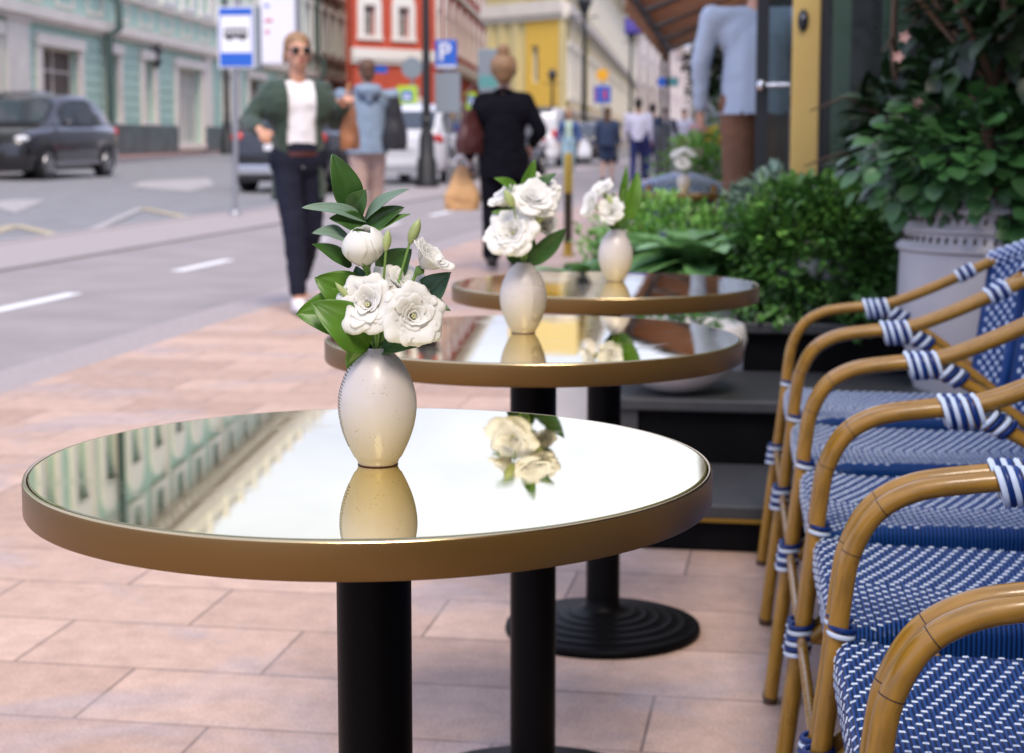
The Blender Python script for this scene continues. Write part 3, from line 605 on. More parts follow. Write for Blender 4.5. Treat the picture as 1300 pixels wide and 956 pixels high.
# purple banner across
p = D(852, 33, 48); t = thing('purple_banner', 'deep purple horizontal banner hanging over the far pavement', 'banner', (p.x, p.y, p.z), R(3)); sc = 48 / FPX
b = MB(); b.grid(lambda u, v: (-1.3 + u * 2.6, .03 * math.sin(u * 9), -.22 + v * .44), 18, 3); q = b.obj('cloth', 'purple', t, True); md = q.modifiers.new('s', 'SOLIDIFY'); md.thickness = .02
b = MB(); b.tube([(-1.35, 0, .25), (1.5, 0, .25)], .03, 8); b.tube([(1.5, 0, .25), (1.5, 0, -p.z)], .05, 8); b.obj('frame', 'steel', t, True)

# ================================================================== CARS
def loft(b, sections, mi=0):
    n = len(sections[0]); o = len(b.v)
    for s_ in sections: b.v += [tuple(q) for q in s_]
    for i in range(len(sections) - 1):
        for j in range(n - 1): b.f.append([o + i * n + j, o + (i + 1) * n + j, o + (i + 1) * n + j + 1, o + i * n + j + 1]); b.m.append(mi)
    b.f.append([o + j for j in range(n)]); b.m.append(mi); b.f.append([o + (len(sections) - 1) * n + j for j in range(n)][::-1]); b.m.append(mi)
def make_car(label, loc, heading, paint, kind='suv', Ln=4.7, Wd=1.88, Ht=1.7, group='cars on the road'):
    """local +x is the front"""
    t = thing('parked_car', label, 'car', loc, heading, group)
    hw = Wd / 2; gc = .22; belt = .63 * Ht if kind == 'suv' else .60 * Ht
    hood = belt - .02 if kind == 'suv' else belt - .05
    def low(x, w, top):
        pts = []
        for yy, zz in ((.80, gc), (.95, gc + .1), (1.0, gc + .28), (1.0, .62 * top + .1), (.975, top - .10), (.93, top - .02), (.7, top + .015), (0, top + .03)): pts.append((x, w * yy, zz))
        return pts + [(q[0], -q[1], q[2]) for q in pts[-2::-1]]
    F, Bk = Ln / 2, -Ln / 2
    st = [(Bk, .86, belt - .16), (Bk + .06, .95, belt - .05), (Bk + .3, 1, belt), (-.6, 1, belt), (.55, 1, belt - .01), (.95, 1, hood), (F - .5, .98, hood - .09), (F - .18, .93, hood - .2), (F, .78, hood - .34)]
    b = MB(); loft(b, [low(x, hw * w_, top) for x, w_, top in st]); bd = b.obj('body', paint, t, True)
    # greenhouse
    if kind == 'suv': gs = [(Bk + .12, .86, .80, belt - .05, belt + .04), (Bk + .85, .90, .74, belt - .02, Ht - .13), (-.95, .93, .77, belt, Ht), (-.1, .93, .77, belt, Ht - .02), (.35, .92, .76, belt, Ht - .10), (1.30, .88, .80, belt - .06, belt + .0)]
    elif kind == 'van': gs = [(Bk + .04, .92, .86, belt - .05, Ht - .2), (Bk + .25, .93, .84, belt, Ht), (-.5, .95, .85, belt, Ht), (.9, .94, .84, belt, Ht - .04), (1.25, .92, .82, belt, Ht - .18), (1.95, .88, .80, belt - .08, belt - .02)]
    else: gs = [(Bk + .25, .86, .80, belt - .05, belt + .02), (Bk + .75, .88, .74, belt, Ht - .10), (-.6, .91, .73, belt, Ht), (.1, .91, .73, belt, Ht - .02), (.4, .90, .74, belt, Ht - .1), (1.15, .86, .78, belt - .06, belt)]
    def cab(x, wb, wt, zb, zt):
        pts = [(x, hw * wb, zb), (x, hw * (wb + wt) / 2 + .01, (zb + zt) / 2), (x, hw * wt, zt - .06), (x, hw * (wt - .08), zt - .012), (x, 0, zt + .015)]
        return pts + [(q[0], -q[1], q[2]) for q in pts[-2::-1]]
    b = MB(); loft(b, [cab(*g) for g in gs]); b.obj('roof', paint, t, True)
    # side windows
    def gi(x):
        for a, c in zip(gs, gs[1:]):
            if a[0] <= x <= c[0]:
                f = (x - a[0]) / (c[0] - a[0]); return [a[i] + f * (c[i] - a[i]) for i in range(5)]
    cuts = ((Bk + .70, -1.12), (-1.04, -.12), (-.04, .92)) if kind != 'van' else ((-.55, .35), (.42, 1.5))
    for sgn in (1, -1):
        b = MB()
        for xa, xb in cuts:
            n = 6
            def pt(x, f):
                g = gi(x); zb, zt = g[3] + .03, g[4] - .10
                z = zb + max(.01, (zt - zb)) * f; fr = (z - g[3]) / max(.01, g[4] - .06 - g[3]); y = hw * (g[1] + (g[2] - g[1]) * fr) + .012 + .01
                return (x, sgn * y, z)
            for i in range(n):
                x0, x1 = xa + (xb - xa) * i / n, xa + (xb - xa) * (i + 1) / n
                for f0, f1 in ((0, .5), (.5, 1)): b.quad(pt(x0, f0), pt(x1, f0), pt(x1, f1), pt(x0, f1))
        b.obj('side_window', 'car_glass', t, True)
    for nm, ga, gb, off in (('rear_window', gs[0], gs[1], -1), ('windscreen', gs[-1], gs[-2], 1)):
        b = MB(); za, zb2 = ga[4], gb[4] - .05
        def q(f, s_): x = ga[0] + (gb[0] - ga[0]) * f; y = hw * (ga[2] * .9 + (gb[2] * .88 - ga[2] * .9) * f) * s_; z = za + (gb[4] - za) * f + .018; return (x + off * .014, y, z + .008)
        b.grid(lambda u, v: q(.08 + .80 * u, -1 + 2 * v), 3, 6); b.obj(nm, 'car_glass', t, True)
    # wheels, arches
    wr = .375 if kind != 'hatch' else .31
    for wx in (F - .88, Bk + .85):
        for sy in (1, -1):
            b = MB(); n = 20
            prof = [(wr * .62, -.10), (wr * .95, -.115), (wr, -.08), (wr, .08), (wr * .95, .115), (wr * .62, .10)]
            vs = []
            b.lathe(prof, n, close=True); b.v = [(q[0], q[2], q[1]) for q in b.v]
            wl = b.obj('wheel', 'tyre', t, True, loc=(wx, sy * (hw - .10), wr))
            b = MB(); b.lathe([(wr * .62, 0), (wr * .6, .02), (wr * .56, .0)], n, close=False)
            for k in range(5):
                a = 2 * math.pi * k / 5; m3 = Matrix.Rotation(a, 4, 'Z'); b.box((-.03, 0, .0), (.03, wr * .6, .02), mx=m3)
            b.lathe([(.07, 0), (.07, .03), (0, .035)], 12)
            b.v = [(q[0], sy * (q[2] + .112), q[1]) for q in b.v]; b.obj('rim', 'rim_alloy', wl, loc=(0, 0, 0))
            b = MB(); b.lathe([(wr + .02, 0), (wr + .075, 0), (wr + .075, .02), (wr + .02, .02)], 24, close=False)
            b.v = [(q[0], sy * (q[2] - .008), max(q[1], -wr + .24)) for q in b.v]
            b.obj('wheel_arch', 'tyre', t, loc=(wx, sy * hw, wr))
    for sy in (1, -1):
        b = MB(); b.ell((F - .17, sy * hw * .74, hood - .27), (.16, .17, .075), 10, 6); b.obj('headlight', 'lamp_clear', t, True)
        b = MB(); b.ell((Bk + .08, sy * hw * .83, belt - .14), (.09, .15, .12 if kind != 'van' else .25), 10, 6); b.obj('tail_light', 'tail_red', t, True)
        b = MB(); b.ell((.72, sy * (hw + .08), belt + .05), (.07, .11, .07), 10, 6); b.obj('wing_mirror', paint, t, True)
        b = MB(); b.box((-1.2, sy * (hw + .004) - .012, gc + .12), (1.2, sy * (hw + .004) + .012, gc + .2)); b.obj('side_trim', 'rim_alloy' if kind == 'suv' else 'tyre', t)
    b = MB(); b.box((Bk - .05, -hw * .86, gc + .12), (Bk + .12, hw * .86, gc + .32)); bevel(b.obj('rear_bumper', 'chrome' if paint == 'car_black' else paint, t), .04)
    b = MB(); b.box((Bk - .03, -.26, belt - .36), (Bk + .02, .26, belt - .25)); b.obj('number_plate', 'sign_white', t)
    b = MB(); b.box((F - .08, -hw * .45, gc + .22), (F + .005, hw * .45, gc + .42)); bevel(b.obj('grille', 'tyre', t), .02)
    return t
q = G(92, 233); make_car('dark grey estate car driving past the mint green building', (-16.75, 35.9, .10), R(-90) , 'car_dark', 'suv', 4.9, 1.98, 1.90)
make_car('black car behind the dark grey one at the left edge', (-21.0, 43.5, .25), R(-90), 'car_black', 'suv', 4.9, 1.9, 2.05)
make_car('black car with chrome bumper behind the bus stop pole', (-9.5, 32.9, 0), R(90), 'car_black', 'suv', 4.6, 1.9, 1.85)
make_car('white car parked just left of the black lamp post', (-8.72, 39.9, 0), R(90), 'car_white', 'suv', 4.7, 1.9, 1.80)
make_car('red hatchback parked right of the black lamp post', (-8.3, 49.5, 0), R(90), 'car_red', 'hatch', 4.1, 1.75, 1.5)
make_car('grey hatchback parked in front of the red one', (-7.55, 44.6, 0), R(84), 'car_grey', 'hatch', 3.6, 1.6, 1.25)
q = CP(672, 60); make_car('white van parked beyond the woman in black', (q[0], q[1] + 2.2, 0), R(90), 'car_white', 'van', 4.9, 2.2, 2.05)
q = CP(742, 64); make_car('dark car parked behind the second lamp post', (q[0], q[1] + 2, 0), R(90), 'car_dark', 'hatch', 4.2, 1.8, 1.6)

# ================================================================== PEOPLE
def remeshed(caps, voxel, name, m, parent, sm=4, wrinkle=0.0, cut=None, solid=0.0):
    b = MB()
    for c in caps:
        if c[0] == 'e': b.ell(c[1], c[2], 14, 10, mx=c[3] if len(c) > 3 else None)
        else:
            p0, p1, r0, r1 = Vector(c[1]), Vector(c[2]), c[3], c[4]
            fl = c[5] if len(c) > 5 else 1.0     # flattening front to back
            d = p1 - p0; L_ = d.length; k = 7; n = 12; o = len(b.v)
            pts = []; rad = []
            for i in range(5): a = math.pi / 2 * (1 - i / 4); pts.append(p0 - d.normalized() * r0 * math.sin(a)); rad.append(max(.002, r0 * math.cos(a)))
            for i in range(1, 4): pts.append(p0 + d * i / 4); rad.append(r0 + (r1 - r0) * i / 4)
            for i in range(5): a = math.pi / 2 * i / 4; pts.append(p1 + d.normalized() * r1 * math.sin(a)); rad.append(max(.002, r1 * math.cos(a)))
            b.tube(pts, rad, n)
            if fl != 1.0:
                for j in range(o, len(b.v)):
                    v = Vector(b.v[j]); tt = max(0, min(1, (v - p0).dot(d) / (L_ * L_))); ax = p0 + d * tt; b.v[j] = (v.x, ax.y + (v.y - ax.y) * fl, v.z)
    o = b.obj('tmp', m); md = o.modifiers.new('r', 'REMESH'); md.mode = 'VOXEL'; md.voxel_size = voxel; md.use_smooth_shade = True
    s2 = o.modifiers.new('s', 'SMOOTH'); s2.iterations = sm; s2.factor = .6
    me = bpy.data.meshes.new_from_object(o.evaluated_get(bpy.context.evaluated_depsgraph_get())); bpy.data.objects.remove(o)
    if wrinkle:
        for v in me.vertices:
            c = v.co; w_ = noise.noise(Vector((c.x * 9, c.y * 9, c.z * 16))) + .5 * noise.noise(Vector((c.x * 22, c.y * 22, c.z * 30)))
            v.co = c + v.normal * w_ * wrinkle
    if cut:
        import bmesh
        bm = bmesh.new(); bm.from_mesh(me); dl = [f for f in bm.faces if cut(f.calc_center_median())]; bmesh.ops.delete(bm, geom=dl, context='FACES'); bm.to_mesh(me); bm.free()
    me.materials.clear(); me.materials.append(M[m]); me.shade_smooth()
    q = bpy.data.objects.new(name, me); C.objects.link(q); q.parent = parent
    if solid: md = q.modifiers.new('t', 'SOLIDIFY'); md.thickness = solid; md.offset = 0
    return q
def hand_caps(wr, dr, palm_n, s, k=1.0):
    """palm and five unequal curled fingers as capsules. wr wrist, dr direction of the hand, palm_n direction the fingers curl to, s side of the thumb"""
    dr = Vector(dr).normalized(); pn = Vector(palm_n); pn = (pn - dr * pn.dot(dr)).normalized(); sd = dr.cross(pn).normalized() * s; wr = Vector(wr); caps = []
    for a in (-.024, -.008, .008, .024): caps.append(('c', wr + sd * a * .7 + dr * .005, wr + sd * a + dr * .085 * k, .013, .012))
    for a, L_ in ((-.030, .055), (-.010, .072), (.010, .080), (.030, .070)):
        p0 = wr + sd * a + dr * .088 * k; p1 = p0 + (dr * .75 + pn * .6).normalized() * L_ * .5; p2 = p1 + (dr * .25 + pn * .95).normalized() * L_ * .5
        caps += [('c', p0, p1, .0095, .0085), ('c', p1, p2, .0085, .007)]
    p0 = wr + sd * .026 + dr * .02; p1 = p0 + (sd * .7 + dr * .7).normalized() * .045; p2 = p1 + (dr * .8 + pn * .6).normalized() * .035
    return caps + [('c', p0, p1, .013, .010), ('c', p1, p2, .010, .008)]
def person(label, loc, face, H=1.72, female=True, skin='skin', hair='hair_brown', hairstyle='short', top='tee_white', bottom='navy', shoes='black',
           stride=.28, arms=None, jacket=None, jacket_len=.80, jacket_open=False, bottom_w=1.0, short=False, skirt=False, sleeves='long', detail=.016, cat='person', top_hem=.90, group=None, wide=1.0, bare_ankle=False, turn=0.0):
    """facing local +Y"""
    t = thing('person', label, cat, loc, face, group); k = H / 1.72; fem = .93 if female else 1.04
    t.scale = (k, k, k)
    sw = .185 * fem * wide; sh = {1: Vector((sw, 0, 1.40)), -1: Vector((-sw, 0, 1.40))}
    A = {1: (Vector((.25, -.03, 1.13)), Vector((.27, .05, .88))), -1: (Vector((-.25, .03, 1.13)), Vector((-.27, .14, .90)))}
    if arms: 
        for s_, v in arms.items(): A[s_] = (Vector(v[0]), Vector(v[1]))
    hip = {1: Vector((.085, 0, .92)), -1: Vector((-.085, 0, .92))}
    a = stride
    fwd = {1: (Vector((.09, a * .62, .50)), Vector((.085, a * .85, .095))), -1: (Vector((-.09, -a * .10, .49)), Vector((-.085, -a * 1.05, .14)))}
    caps = [('c', (0, -.005, 1.0), (0, .0, 1.22), .125 * wide, .115 * wide, .78), ('c', (-.09, 0, 1.30), (.09, 0, 1.30), .115, .115, .85), ('c', (-sw + .05, -.005, 1.385), (sw - .05, -.005, 1.385), .06, .06),
            ('c', (-.055, 0, .95), (.055, 0, .95), .108, .108, .85), ('c', (0, -.01, 1.38), (0, .01, 1.54), .056, .052),
            ('e', (0, .015, 1.625), (.074, .094, .112)), ('e', (0, .052, 1.56), (.050, .055, .05)), ('c', (0, .105, 1.64), (0, .122, 1.605), .010, .016), ('e', (0, .098, 1.568), (.026, .014, .012)),
            ('e', (.074, 0, 1.615), (.012, .022, .032)), ('e', (-.074, 0, 1.615), (.012, .022, .032))]
    for s_ in (1, -1):
        e, wv = A[s_]; caps += [('c', sh[s_], e, .050, .040), ('c', e, wv, .040, .027)]
        kn, an = fwd[s_]; caps += [('c', hip[s_], kn, .085, .056), ('c', kn, an, .055, .038)]
        ft = an + Vector((0, .16, -.045 if s_ == 1 else -.075)); caps += [('c', an + Vector((0, -.03, -.05)), ft, .034, .026)]
        dr = (wv - e).normalized(); caps += hand_caps(wv, dr, (-s_ * .9, .25, .1) if dr.z < -.5 else (0, .3, -1), 1 if s_ > 0 else -1)
    vox = detail
    remeshed([c for c in caps], vox * (.62 if detail < .015 else .8), 'body', skin, t, 2)
    def B(s_): return fwd[s_]
    # trousers
    if bottom:
        if skirt:
            c2 = [('c', (0, 0, 1.0), (0, 0, .78), .155, .20, .85)]
        else:
            c2 = [('c', (-.058, -.002, .95), (.058, -.002, .95), .136, .136, .92), ('c', (0, 0, 1.0), (0, 0, 1.04), .150, .140, .84)]
            for s_ in (1, -1):
                kn, an = fwd[s_]; w_ = bottom_w
                if short: c2 += [('c', hip[s_], hip[s_] + (kn - hip[s_]) * .78, .100 * w_, .088 * w_)]
                else:
                    end = kn + (an - kn) * (.86 if bare_ankle else .98); c2 += [('c', hip[s_], kn, .100 * w_, .073 * w_), ('c', kn, end, .073 * w_, .058 * w_)]
        remeshed(c2, vox, 'trousers' if not skirt else 'skirt', bottom, t, 3, .006)
    # top
    tw = wide
    hemr = .158 if top_hem < .88 else .147
    c3 = [('c', (0, -.005, top_hem - .03), (0, 0, 1.22), hemr * tw, .138 * tw, .82), ('c', (-.09, 0, 1.30), (.09, 0, 1.30), .128, .128, .86), ('c', (-sw + .045, -.005, 1.385), (sw - .045, -.005, 1.385), .072, .072)]
    if sleeves and not jacket:
        for s_ in (1, -1):
            e, wv = A[s_]; c3 += [('c', sh[s_], e, .066, .058)]
            if sleeves == 'long': c3 += [('c', e, e + (wv - e) * .92, .056, .042)]
    remeshed(c3, vox, 'top', top, t, 3, .005, cut=lambda c: c.z < top_hem + .004 and abs(c.x) < .215 * wide)
    if jacket:
        jz = jacket_len; c4 = [('c', (0, -.01, jz - .04), (0, -.005, 1.22), .176 * tw, .156 * tw, .86), ('c', (-.10, 0, 1.30), (.10, 0, 1.30), .145, .145, .9), ('c', (-sw + .04, -.01, 1.385), (sw - .04, -.01, 1.385), .072, .072)]
        c5 = []
        for s_ in (1, -1):
            c5 = []; e, wv = A[s_]; c5 += [('c', sh[s_] + Vector((-.012 * s_, 0, -.012)), e, .069, .062), ('c', e, e + (wv - e) * .80, .060, .052)]
        cut = lambda c: c.z < jz
        if jacket_open: cut = lambda c: c.z < jz or (c.y > .03 and abs(c.x) < .088 + .05 * max(0, 1.25 - c.z)) or (c.y > -.02 and abs(c.x) < .06 and c.z > 1.40)
        remeshed(c4, vox, 'jacket', jacket, t, 3, .009, cut, .012 if cut else 0)
        for s_ in (1, -1):
            e, wv = A[s_]; remeshed([('c', sh[s_] + Vector((-.012 * s_, 0, -.012)), e, .069, .062), ('c', e, e + (wv - e) * .80, .060, .052)], vox, 'sleeve', jacket, t, 3, .010)
        c6 = [('c', (-.075, -.03, 1.45), (0, -.075, 1.475), .022, .026), ('c', (.075, -.03, 1.45), (0, -.075, 1.475), .022, .026)]
        remeshed(c6, min(vox, .012), 'collar', jacket, t, 2)
    # hair
    hc = [('e', (0, -.008, 1.662), (.090, .106, .096)), ('e', (0, -.035, 1.61), (.086, .088, .10))]
    if hairstyle == 'bun': hc += [('e', (0, -.02, 1.655), (.116, .12, .115)), ('e', (0, -.05, 1.785), (.055, .05, .05)), ('c', (0, -.05, 1.76), (.008, -.05, 1.83), .030, .016)]
    if hairstyle == 'long': hc += [('c', (0, -.06, 1.62), (0, -.085, 1.36), .082, .062, .6), ('c', (.03, -.07, 1.5), (.05, -.085, 1.28), .05, .03, .6), ('c', (-.03, -.07, 1.5), (-.05, -.085, 1.30), .05, .03, .6)]
    if hairstyle == 'tied': hc = [('e', (0, -.006, 1.662), (.088, .106, .094)), ('c', (-.072, .01, 1.66), (-.078, -.01, 1.56), .022, .016), ('c', (.072, .01, 1.66), (.078, -.01, 1.56), .022, .016), ('c', (0, -.08, 1.60), (.01, -.12, 1.42), .035, .02), ('c', (-.068, .02, 1.64), (-.07, .01, 1.50), .012, .008)]
    if hairstyle == 'short': hc = [('e', (0, -.012, 1.664), (.088, .104, .092)), ('e', (0, -.045, 1.60), (.070, .062, .07))]
    remeshed(hc, .012 if detail < .02 else .018, 'hair', hair, t, 1, .004, cut=(lambda c: c.y > .055 and c.z < 1.690 - .12 * abs(c.x)))
    # shoes
    for s_ in (1, -1):
        kn, an = fwd[s_]; ft = an + Vector((0, .15, -.055 if s_ == 1 else -.085))
        dz = -.05
        sc_ = [('c', an + Vector((0, -.035, dz)), ft, .042, .036), ('c', an + Vector((0, -.02, -.01)), an + Vector((0, .06, -.05)), .044, .038)]
        q = remeshed(sc_, .012, 'shoe', shoes, t, 1, 0); 
        b = MB(); p0 = an + Vector((0, -.035, dz - .038)); p1 = ft + Vector((0, .02, -.030)); b.tube([p0, (p0 + p1) / 2, p1], [.038, .040, .032], 12); 
        cz = [(p0.z + (p1.z - p0.z) * max(0, min(1, (v[1] - p0.y) / (p1.y - p0.y)))) for v in b.v]
        b.v = [(v[0], v[1], c_ + (v[2] - c_) * .28) for v, c_ in zip(b.v, cz)]; b.obj('sole', 'black', q, True)
    if not hairstyle == 'long' and female is not None:
        for s_ in (1, -1):
            b = MB(); b.ell((s_ * .030, .098, 1.628), (.012, .008, .007), 8, 6); b.obj('eye', 'black', t, True)
    return t
# woman in green walking towards the camera
W1 = G(382, 393)
face1 = math.atan2(-(W1.x), W1.y) + math.pi + R(14)
t = person('woman in an open dark green jacket and sunglasses walking towards the camera', W1, face1, 1.655, True, 'skin', 'hair_blond', 'tied', 'tee_white', 'navy_black', 'shoe_white',
           stride=.34, jacket='jacket_green', jacket_len=.70, jacket_open=True, bare_ankle=True, detail=.012, bottom_w=.95,
           arms={1: ((.31, -.04, 1.19), (.29, .19, 1.14)), -1: ((-.25, -.05, 1.20), (-.26, .13, 1.30))})
b = MB()
for s_ in (1, -1): b.ell((s_ * .033, .105, 1.632), (.029, .012, .024), 14, 8, mi=0)
b.tube([(-.012, .116, 1.638), (.012, .116, 1.638)], .003, 6); b.tube([(-.06, .10, 1.64), (-.078, .02, 1.64)], .003, 6); b.tube([(.06, .10, 1.64), (.078, .02, 1.64)], .003, 6); b.obj('sunglasses', 'lens', t, True)
b = MB(); b.ell((0, .110, 1.567), (.022, .007, .008), 10, 6); b.obj('lips', 'lip', t, True)
b = MB(); b.lathe([(.128, .955), (.132, .955), (.132, .985), (.128, .985)], 28, close=False); b.v = [(v[0] * 1.2, v[1] * 1.02 - .002, v[2] + .02) for v in b.v]; bb = b.obj('belt', 'bag_brown', t)
# tan bag over her shoulder
def bag(name, label, cat, loc, rz, w_, d_, h_, m, strap, cinch=.75, seed=1, strapm=None):
    t = thing(name, label, cat, loc, rz); b = MB()
    def f(u, v):
        a = 2 * math.pi * u; c, s_ = math.cos(a), math.sin(a); z = v
        e = .55; vv = max(0.0, (v - .30) / .70); vv = vv ** 1.25; bel = .84 + .16 * math.sin(math.pi * min(1, v * 1.5 + .12)); x = math.copysign(abs(c) ** e, c) * w_ / 2 * (1 - (1 - cinch) * vv) * bel; y = math.copysign(abs(s_) ** e, s_) * d_ / 2 * (1 - .72 * vv) * bel
        n_ = noise.noise(Vector((x * 11 + seed, y * 11, z * 4))) * .012 + (abs(noise.noise(Vector((x * 24, y * 24 + seed, z * 9)))) * .02 if m == 'paper' else 0)
        return (x + n_, y + n_, z * h_ + n_ * .5)
    b.grid(f, 44, 18); b.add([f(i / 44, 0) for i in range(44)], [tuple(range(44))[::-1]]); b.add([f(i / 44, 1) for i in range(44)], [tuple(range(44))]); b.obj('bag_body', m, t, 'auto')
    b = MB(); b.tube(smooth_path(strap, 6), .010, 6); b.obj('strap', strapm or m, t, True); return t
W1m = Matrix.Translation(W1) @ Matrix.Rotation(face1, 4, 'Z')
pb = W1m @ Vector((-.315, .04, .98))
bag('tan_bag', 'tan leather bag held up at the shoulder of the woman in green', 'bag', pb, face1 + R(60), .20, .10, .30, 'tan', [(-.08, 0, .28), (-.03, .0, .38), (.04, .0, .38), (.09, 0, .28)])

# man in blue grey hoodie
W2 = D(468, 298, 17.6); W2.z = 0
f2 = R(22)
t = person('man in a blue grey hoodie and light trousers seen from behind', W2, f2, 1.82, False, 'skin', 'hair_brown', 'short', 'hoodie', 'chino', 'shoe_white', stride=.16, detail=.018, wide=1.35, bottom_w=1.12, top_hem=.84,
           arms={1: ((.27, .05, 1.13), (.16, .24, 1.12)), -1: ((-.29, .06, 1.12), (-.18, .26, 1.16))})
remeshed([('c', (-.09, -.05, 1.46), (.09, -.05, 1.46), .05, .05), ('c', (-.06, -.12, 1.44), (.06, -.12, 1.44), .06, .06), ('c', (0, -.13, 1.44), (0, -.14, 1.34), .07, .03)], .016, 'hood', 'hoodie', t, 3, .005)
W2m = Matrix.Translation(W2) @ Matrix.Rotation(f2, 4, 'Z')
bag('backpack', 'black backpack hanging off the side of the man in the hoodie', 'backpack', W2m @ Vector((.27, -.10, .92)), f2 + R(60), .30, .22, .54, 'bag_black', [(-.1, .0, .5), (-.12, .1, .56), (-.2, .2, .52)], .8)

# woman in black
W3 = D(640, 344, 13.4); W3.z = 0; f3 = R(2)
t = person('woman in black blazer and wide black trousers with a hair bun seen from behind', W3, f3, 1.66, True, 'skin_pale', 'hair_blond', 'bun', 'cloth_black', 'cloth_black', 'black', stride=.12, detail=.014, jacket='cloth_black', jacket_len=.76, wide=1.10, bottom_w=1.3,
           arms={-1: ((-.28, .0, 1.13), (-.30, .06, .90)), 1: ((.30, -.02, 1.14), (.20, .20, 1.02))})
W3m = Matrix.Translation(W3) @ Matrix.Rotation(f3, 4, 'Z')
bag('shoulder_bag', 'dark brown leather shoulder bag under the arm of the woman in black', 'bag', W3m @ Vector((-.24, -.06, .92)), f3 + R(55), .32, .15, .34, 'bag_brown', [(-.10, 0, .32), (-.06, 0, .46), (.02, .0, .54), (.08, 0, .46), (.10, 0, .32)], .75, 4)
pp = W3m @ Vector((-.345, .02, .475))
bag('paper_bag', 'crumpled brown paper bag carried by the woman in black', 'paper bag', pp, f3 + R(12), .29, .17, .35, 'paper', [(-.06, 0, .34), (-.03, 0, .42), (.03, 0, .42), (.06, 0, .34)], .30, 7, 'sign_white')

def far_person(label, px, d, H, face, **kw):
    p = D(px, 200, d); p.z = 0; return person(label, p, face, H, detail=.026, **kw)
far_person('woman in blue jacket, pale green top and light jeans carrying a bag', 722, 42, 1.72, R(185), female=True, hair='hair_blond', hairstyle='tied', top='pale_green', bottom='jeans', jacket='jacket_blue', jacket_len=1.0, jacket_open=True, shoes='shoe_white', stride=.2)
far_person('girl with long dark hair in a loose dark denim jacket and bare legs', 771, 37.5, 1.68, R(0), female=True, hair='hair_brown', hairstyle='long', top='denim_dark', bottom='denim_dark', short=True, jacket='denim_dark', jacket_len=.86, wide=1.25, skin='skin_pale', stride=.12)
far_person('man in a white shirt and navy trousers walking away', 810, 36, 1.83, R(0), female=False, hair='hair_dark', top='shirt_white', bottom='navy', stride=.3, wide=1.15, top_hem=.93)
far_person('man in dark navy clothes partly hidden beside the white shirt', 828, 40, 1.8, R(0), female=False, hair='hair_dark', top='denim_dark', bottom='navy', stride=.25)
far_person('man in a dark suit with white shirt walking towards the camera', 846, 44, 1.78, R(180), female=False, hair='hair_brown', top='shirt_white', bottom='suit', jacket='suit', jacket_open=True, jacket_len=.8, stride=.2)
far_person('person in a white top and brown trousers in the distant crowd', 868, 47, 1.8, R(180), female=False, hair='hair_dark', top='shirt_white', bottom='brown_trouser', stride=.2)
far_person('woman in a pale rose dress at the right of the distant crowd', 886, 45, 1.66, R(170), female=True, hair='hair_brown', hairstyle='long', top='rose', bottom='rose', skirt=True, stride=.15)
# light shopping bag of the far woman
pq = D(742, 190, 41.6); bag('white_bag', 'pale plastic bag hanging from the hand of the woman in light jeans', 'bag', (pq.x, pq.y, .55), 0, .34, .16, .42, 'sign_white', [(-.08, 0, .4), (0, 0, .52), (.08, 0, .4)], .6, 3)

# ================================================================== CAFE ENTRANCE
def Yp(px, y):                     # world x seen in photo column px at street distance y
    u = (px - 650) / FPX; return y * math.tan(-TH + math.atan(u))
# stepped terrace of black stone with pale slab tops
ys = 4.24
def block(name, label, cat, x0, x1, y0, y1, z0, z1, slab=.035, over=.03, strip_=False, leg=False):
    t = thing(name, label, cat, (x0, y0, z0))
    b = MB(); b.box((over, over, 0), (x1 - x0, y1 - y0, z1 - z0 - slab - .002)); bevel(b.obj('base', 'black_stone', t), .004)
    b = MB(); b.box((0, 0, z1 - z0 - slab), (x1 - x0 + over, y1 - y0 + .0, z1 - z0)); bevel(b.obj('slab', 'slab_stone', t), .005)
    if strip_: b = MB(); b.box((.0, .022, z1 - z0 - slab - .014), (x1 - x0, over - .002, z1 - z0 - slab - .004)); b.obj('gold_strip', 'brass', t)
    if leg: b = MB(); b.box((.035, .015, 0.0), (.085, over - .003, z1 - z0 - slab - .003)); b.obj('end_panel', 'slab_stone', t)
    return t
block('entrance_step', 'low black step with a thin gold strip along its front', 'step', -.40, 1.6, ys, 4.80, 0, .127, strip_=True)
block('plant_plinth', 'black plinth with a grey slab top carrying the silver bowl', 'plinth', -.52, 1.6, 4.86, 5.5, 0, .30, leg=True)
block('tall_plinth', 'taller black plinth behind the chairs carrying the leafy planter', 'plinth', Yp(934, 5.52), 2.4, 5.52, 6.75, 0, .455)
# front wall of the vestibule
mk('reflection_strip', (.20, .27, .19), .9)
gm = bpy.data.materials.new('door_glass'); gm.use_nodes = True; tt = gm.node_tree; pb_ = tt.nodes['Principled BSDF']
pb_.inputs['Base Color'].default_value = (.10, .13, .12, 1); pb_.inputs['Roughness'].default_value = .05; tr = tt.nodes.new('ShaderNodeBsdfTransparent'); tr.inputs[0].default_value = (.72, .80, .78, 1); ms = tt.nodes.new('ShaderNodeMixShader'); ms.inputs[0].default_value = .14
tt.links.new(tr.outputs[0], ms.inputs[1]); tt.links.new(pb_.outputs[0], ms.inputs[2]); tt.links.new(ms.outputs[0], tt.nodes['Material Output'].inputs[0]); M['door_glass'] = gm
yw = 7.0
t = thing('cafe_building', 'glazed cafe front with a gold painted corner column and dark glass', 'building')
def Yp(px, y):                     # world x seen in photo column px at street distance y
    u = (px - 650) / FPX; return y * math.tan(-TH + math.atan(u))
xg0, xg1, xg2 = Yp(1001, yw), Yp(1036, yw), Yp(1024, yw)
b = MB(); b.box((xg0, yw, .78 + .12), (xg1, yw + .16, 4.2)); b.box((xg0, yw + .02, 0), (xg2, yw + .14, .898)); col = bevel(b.obj('column', 'gold', t), .006)
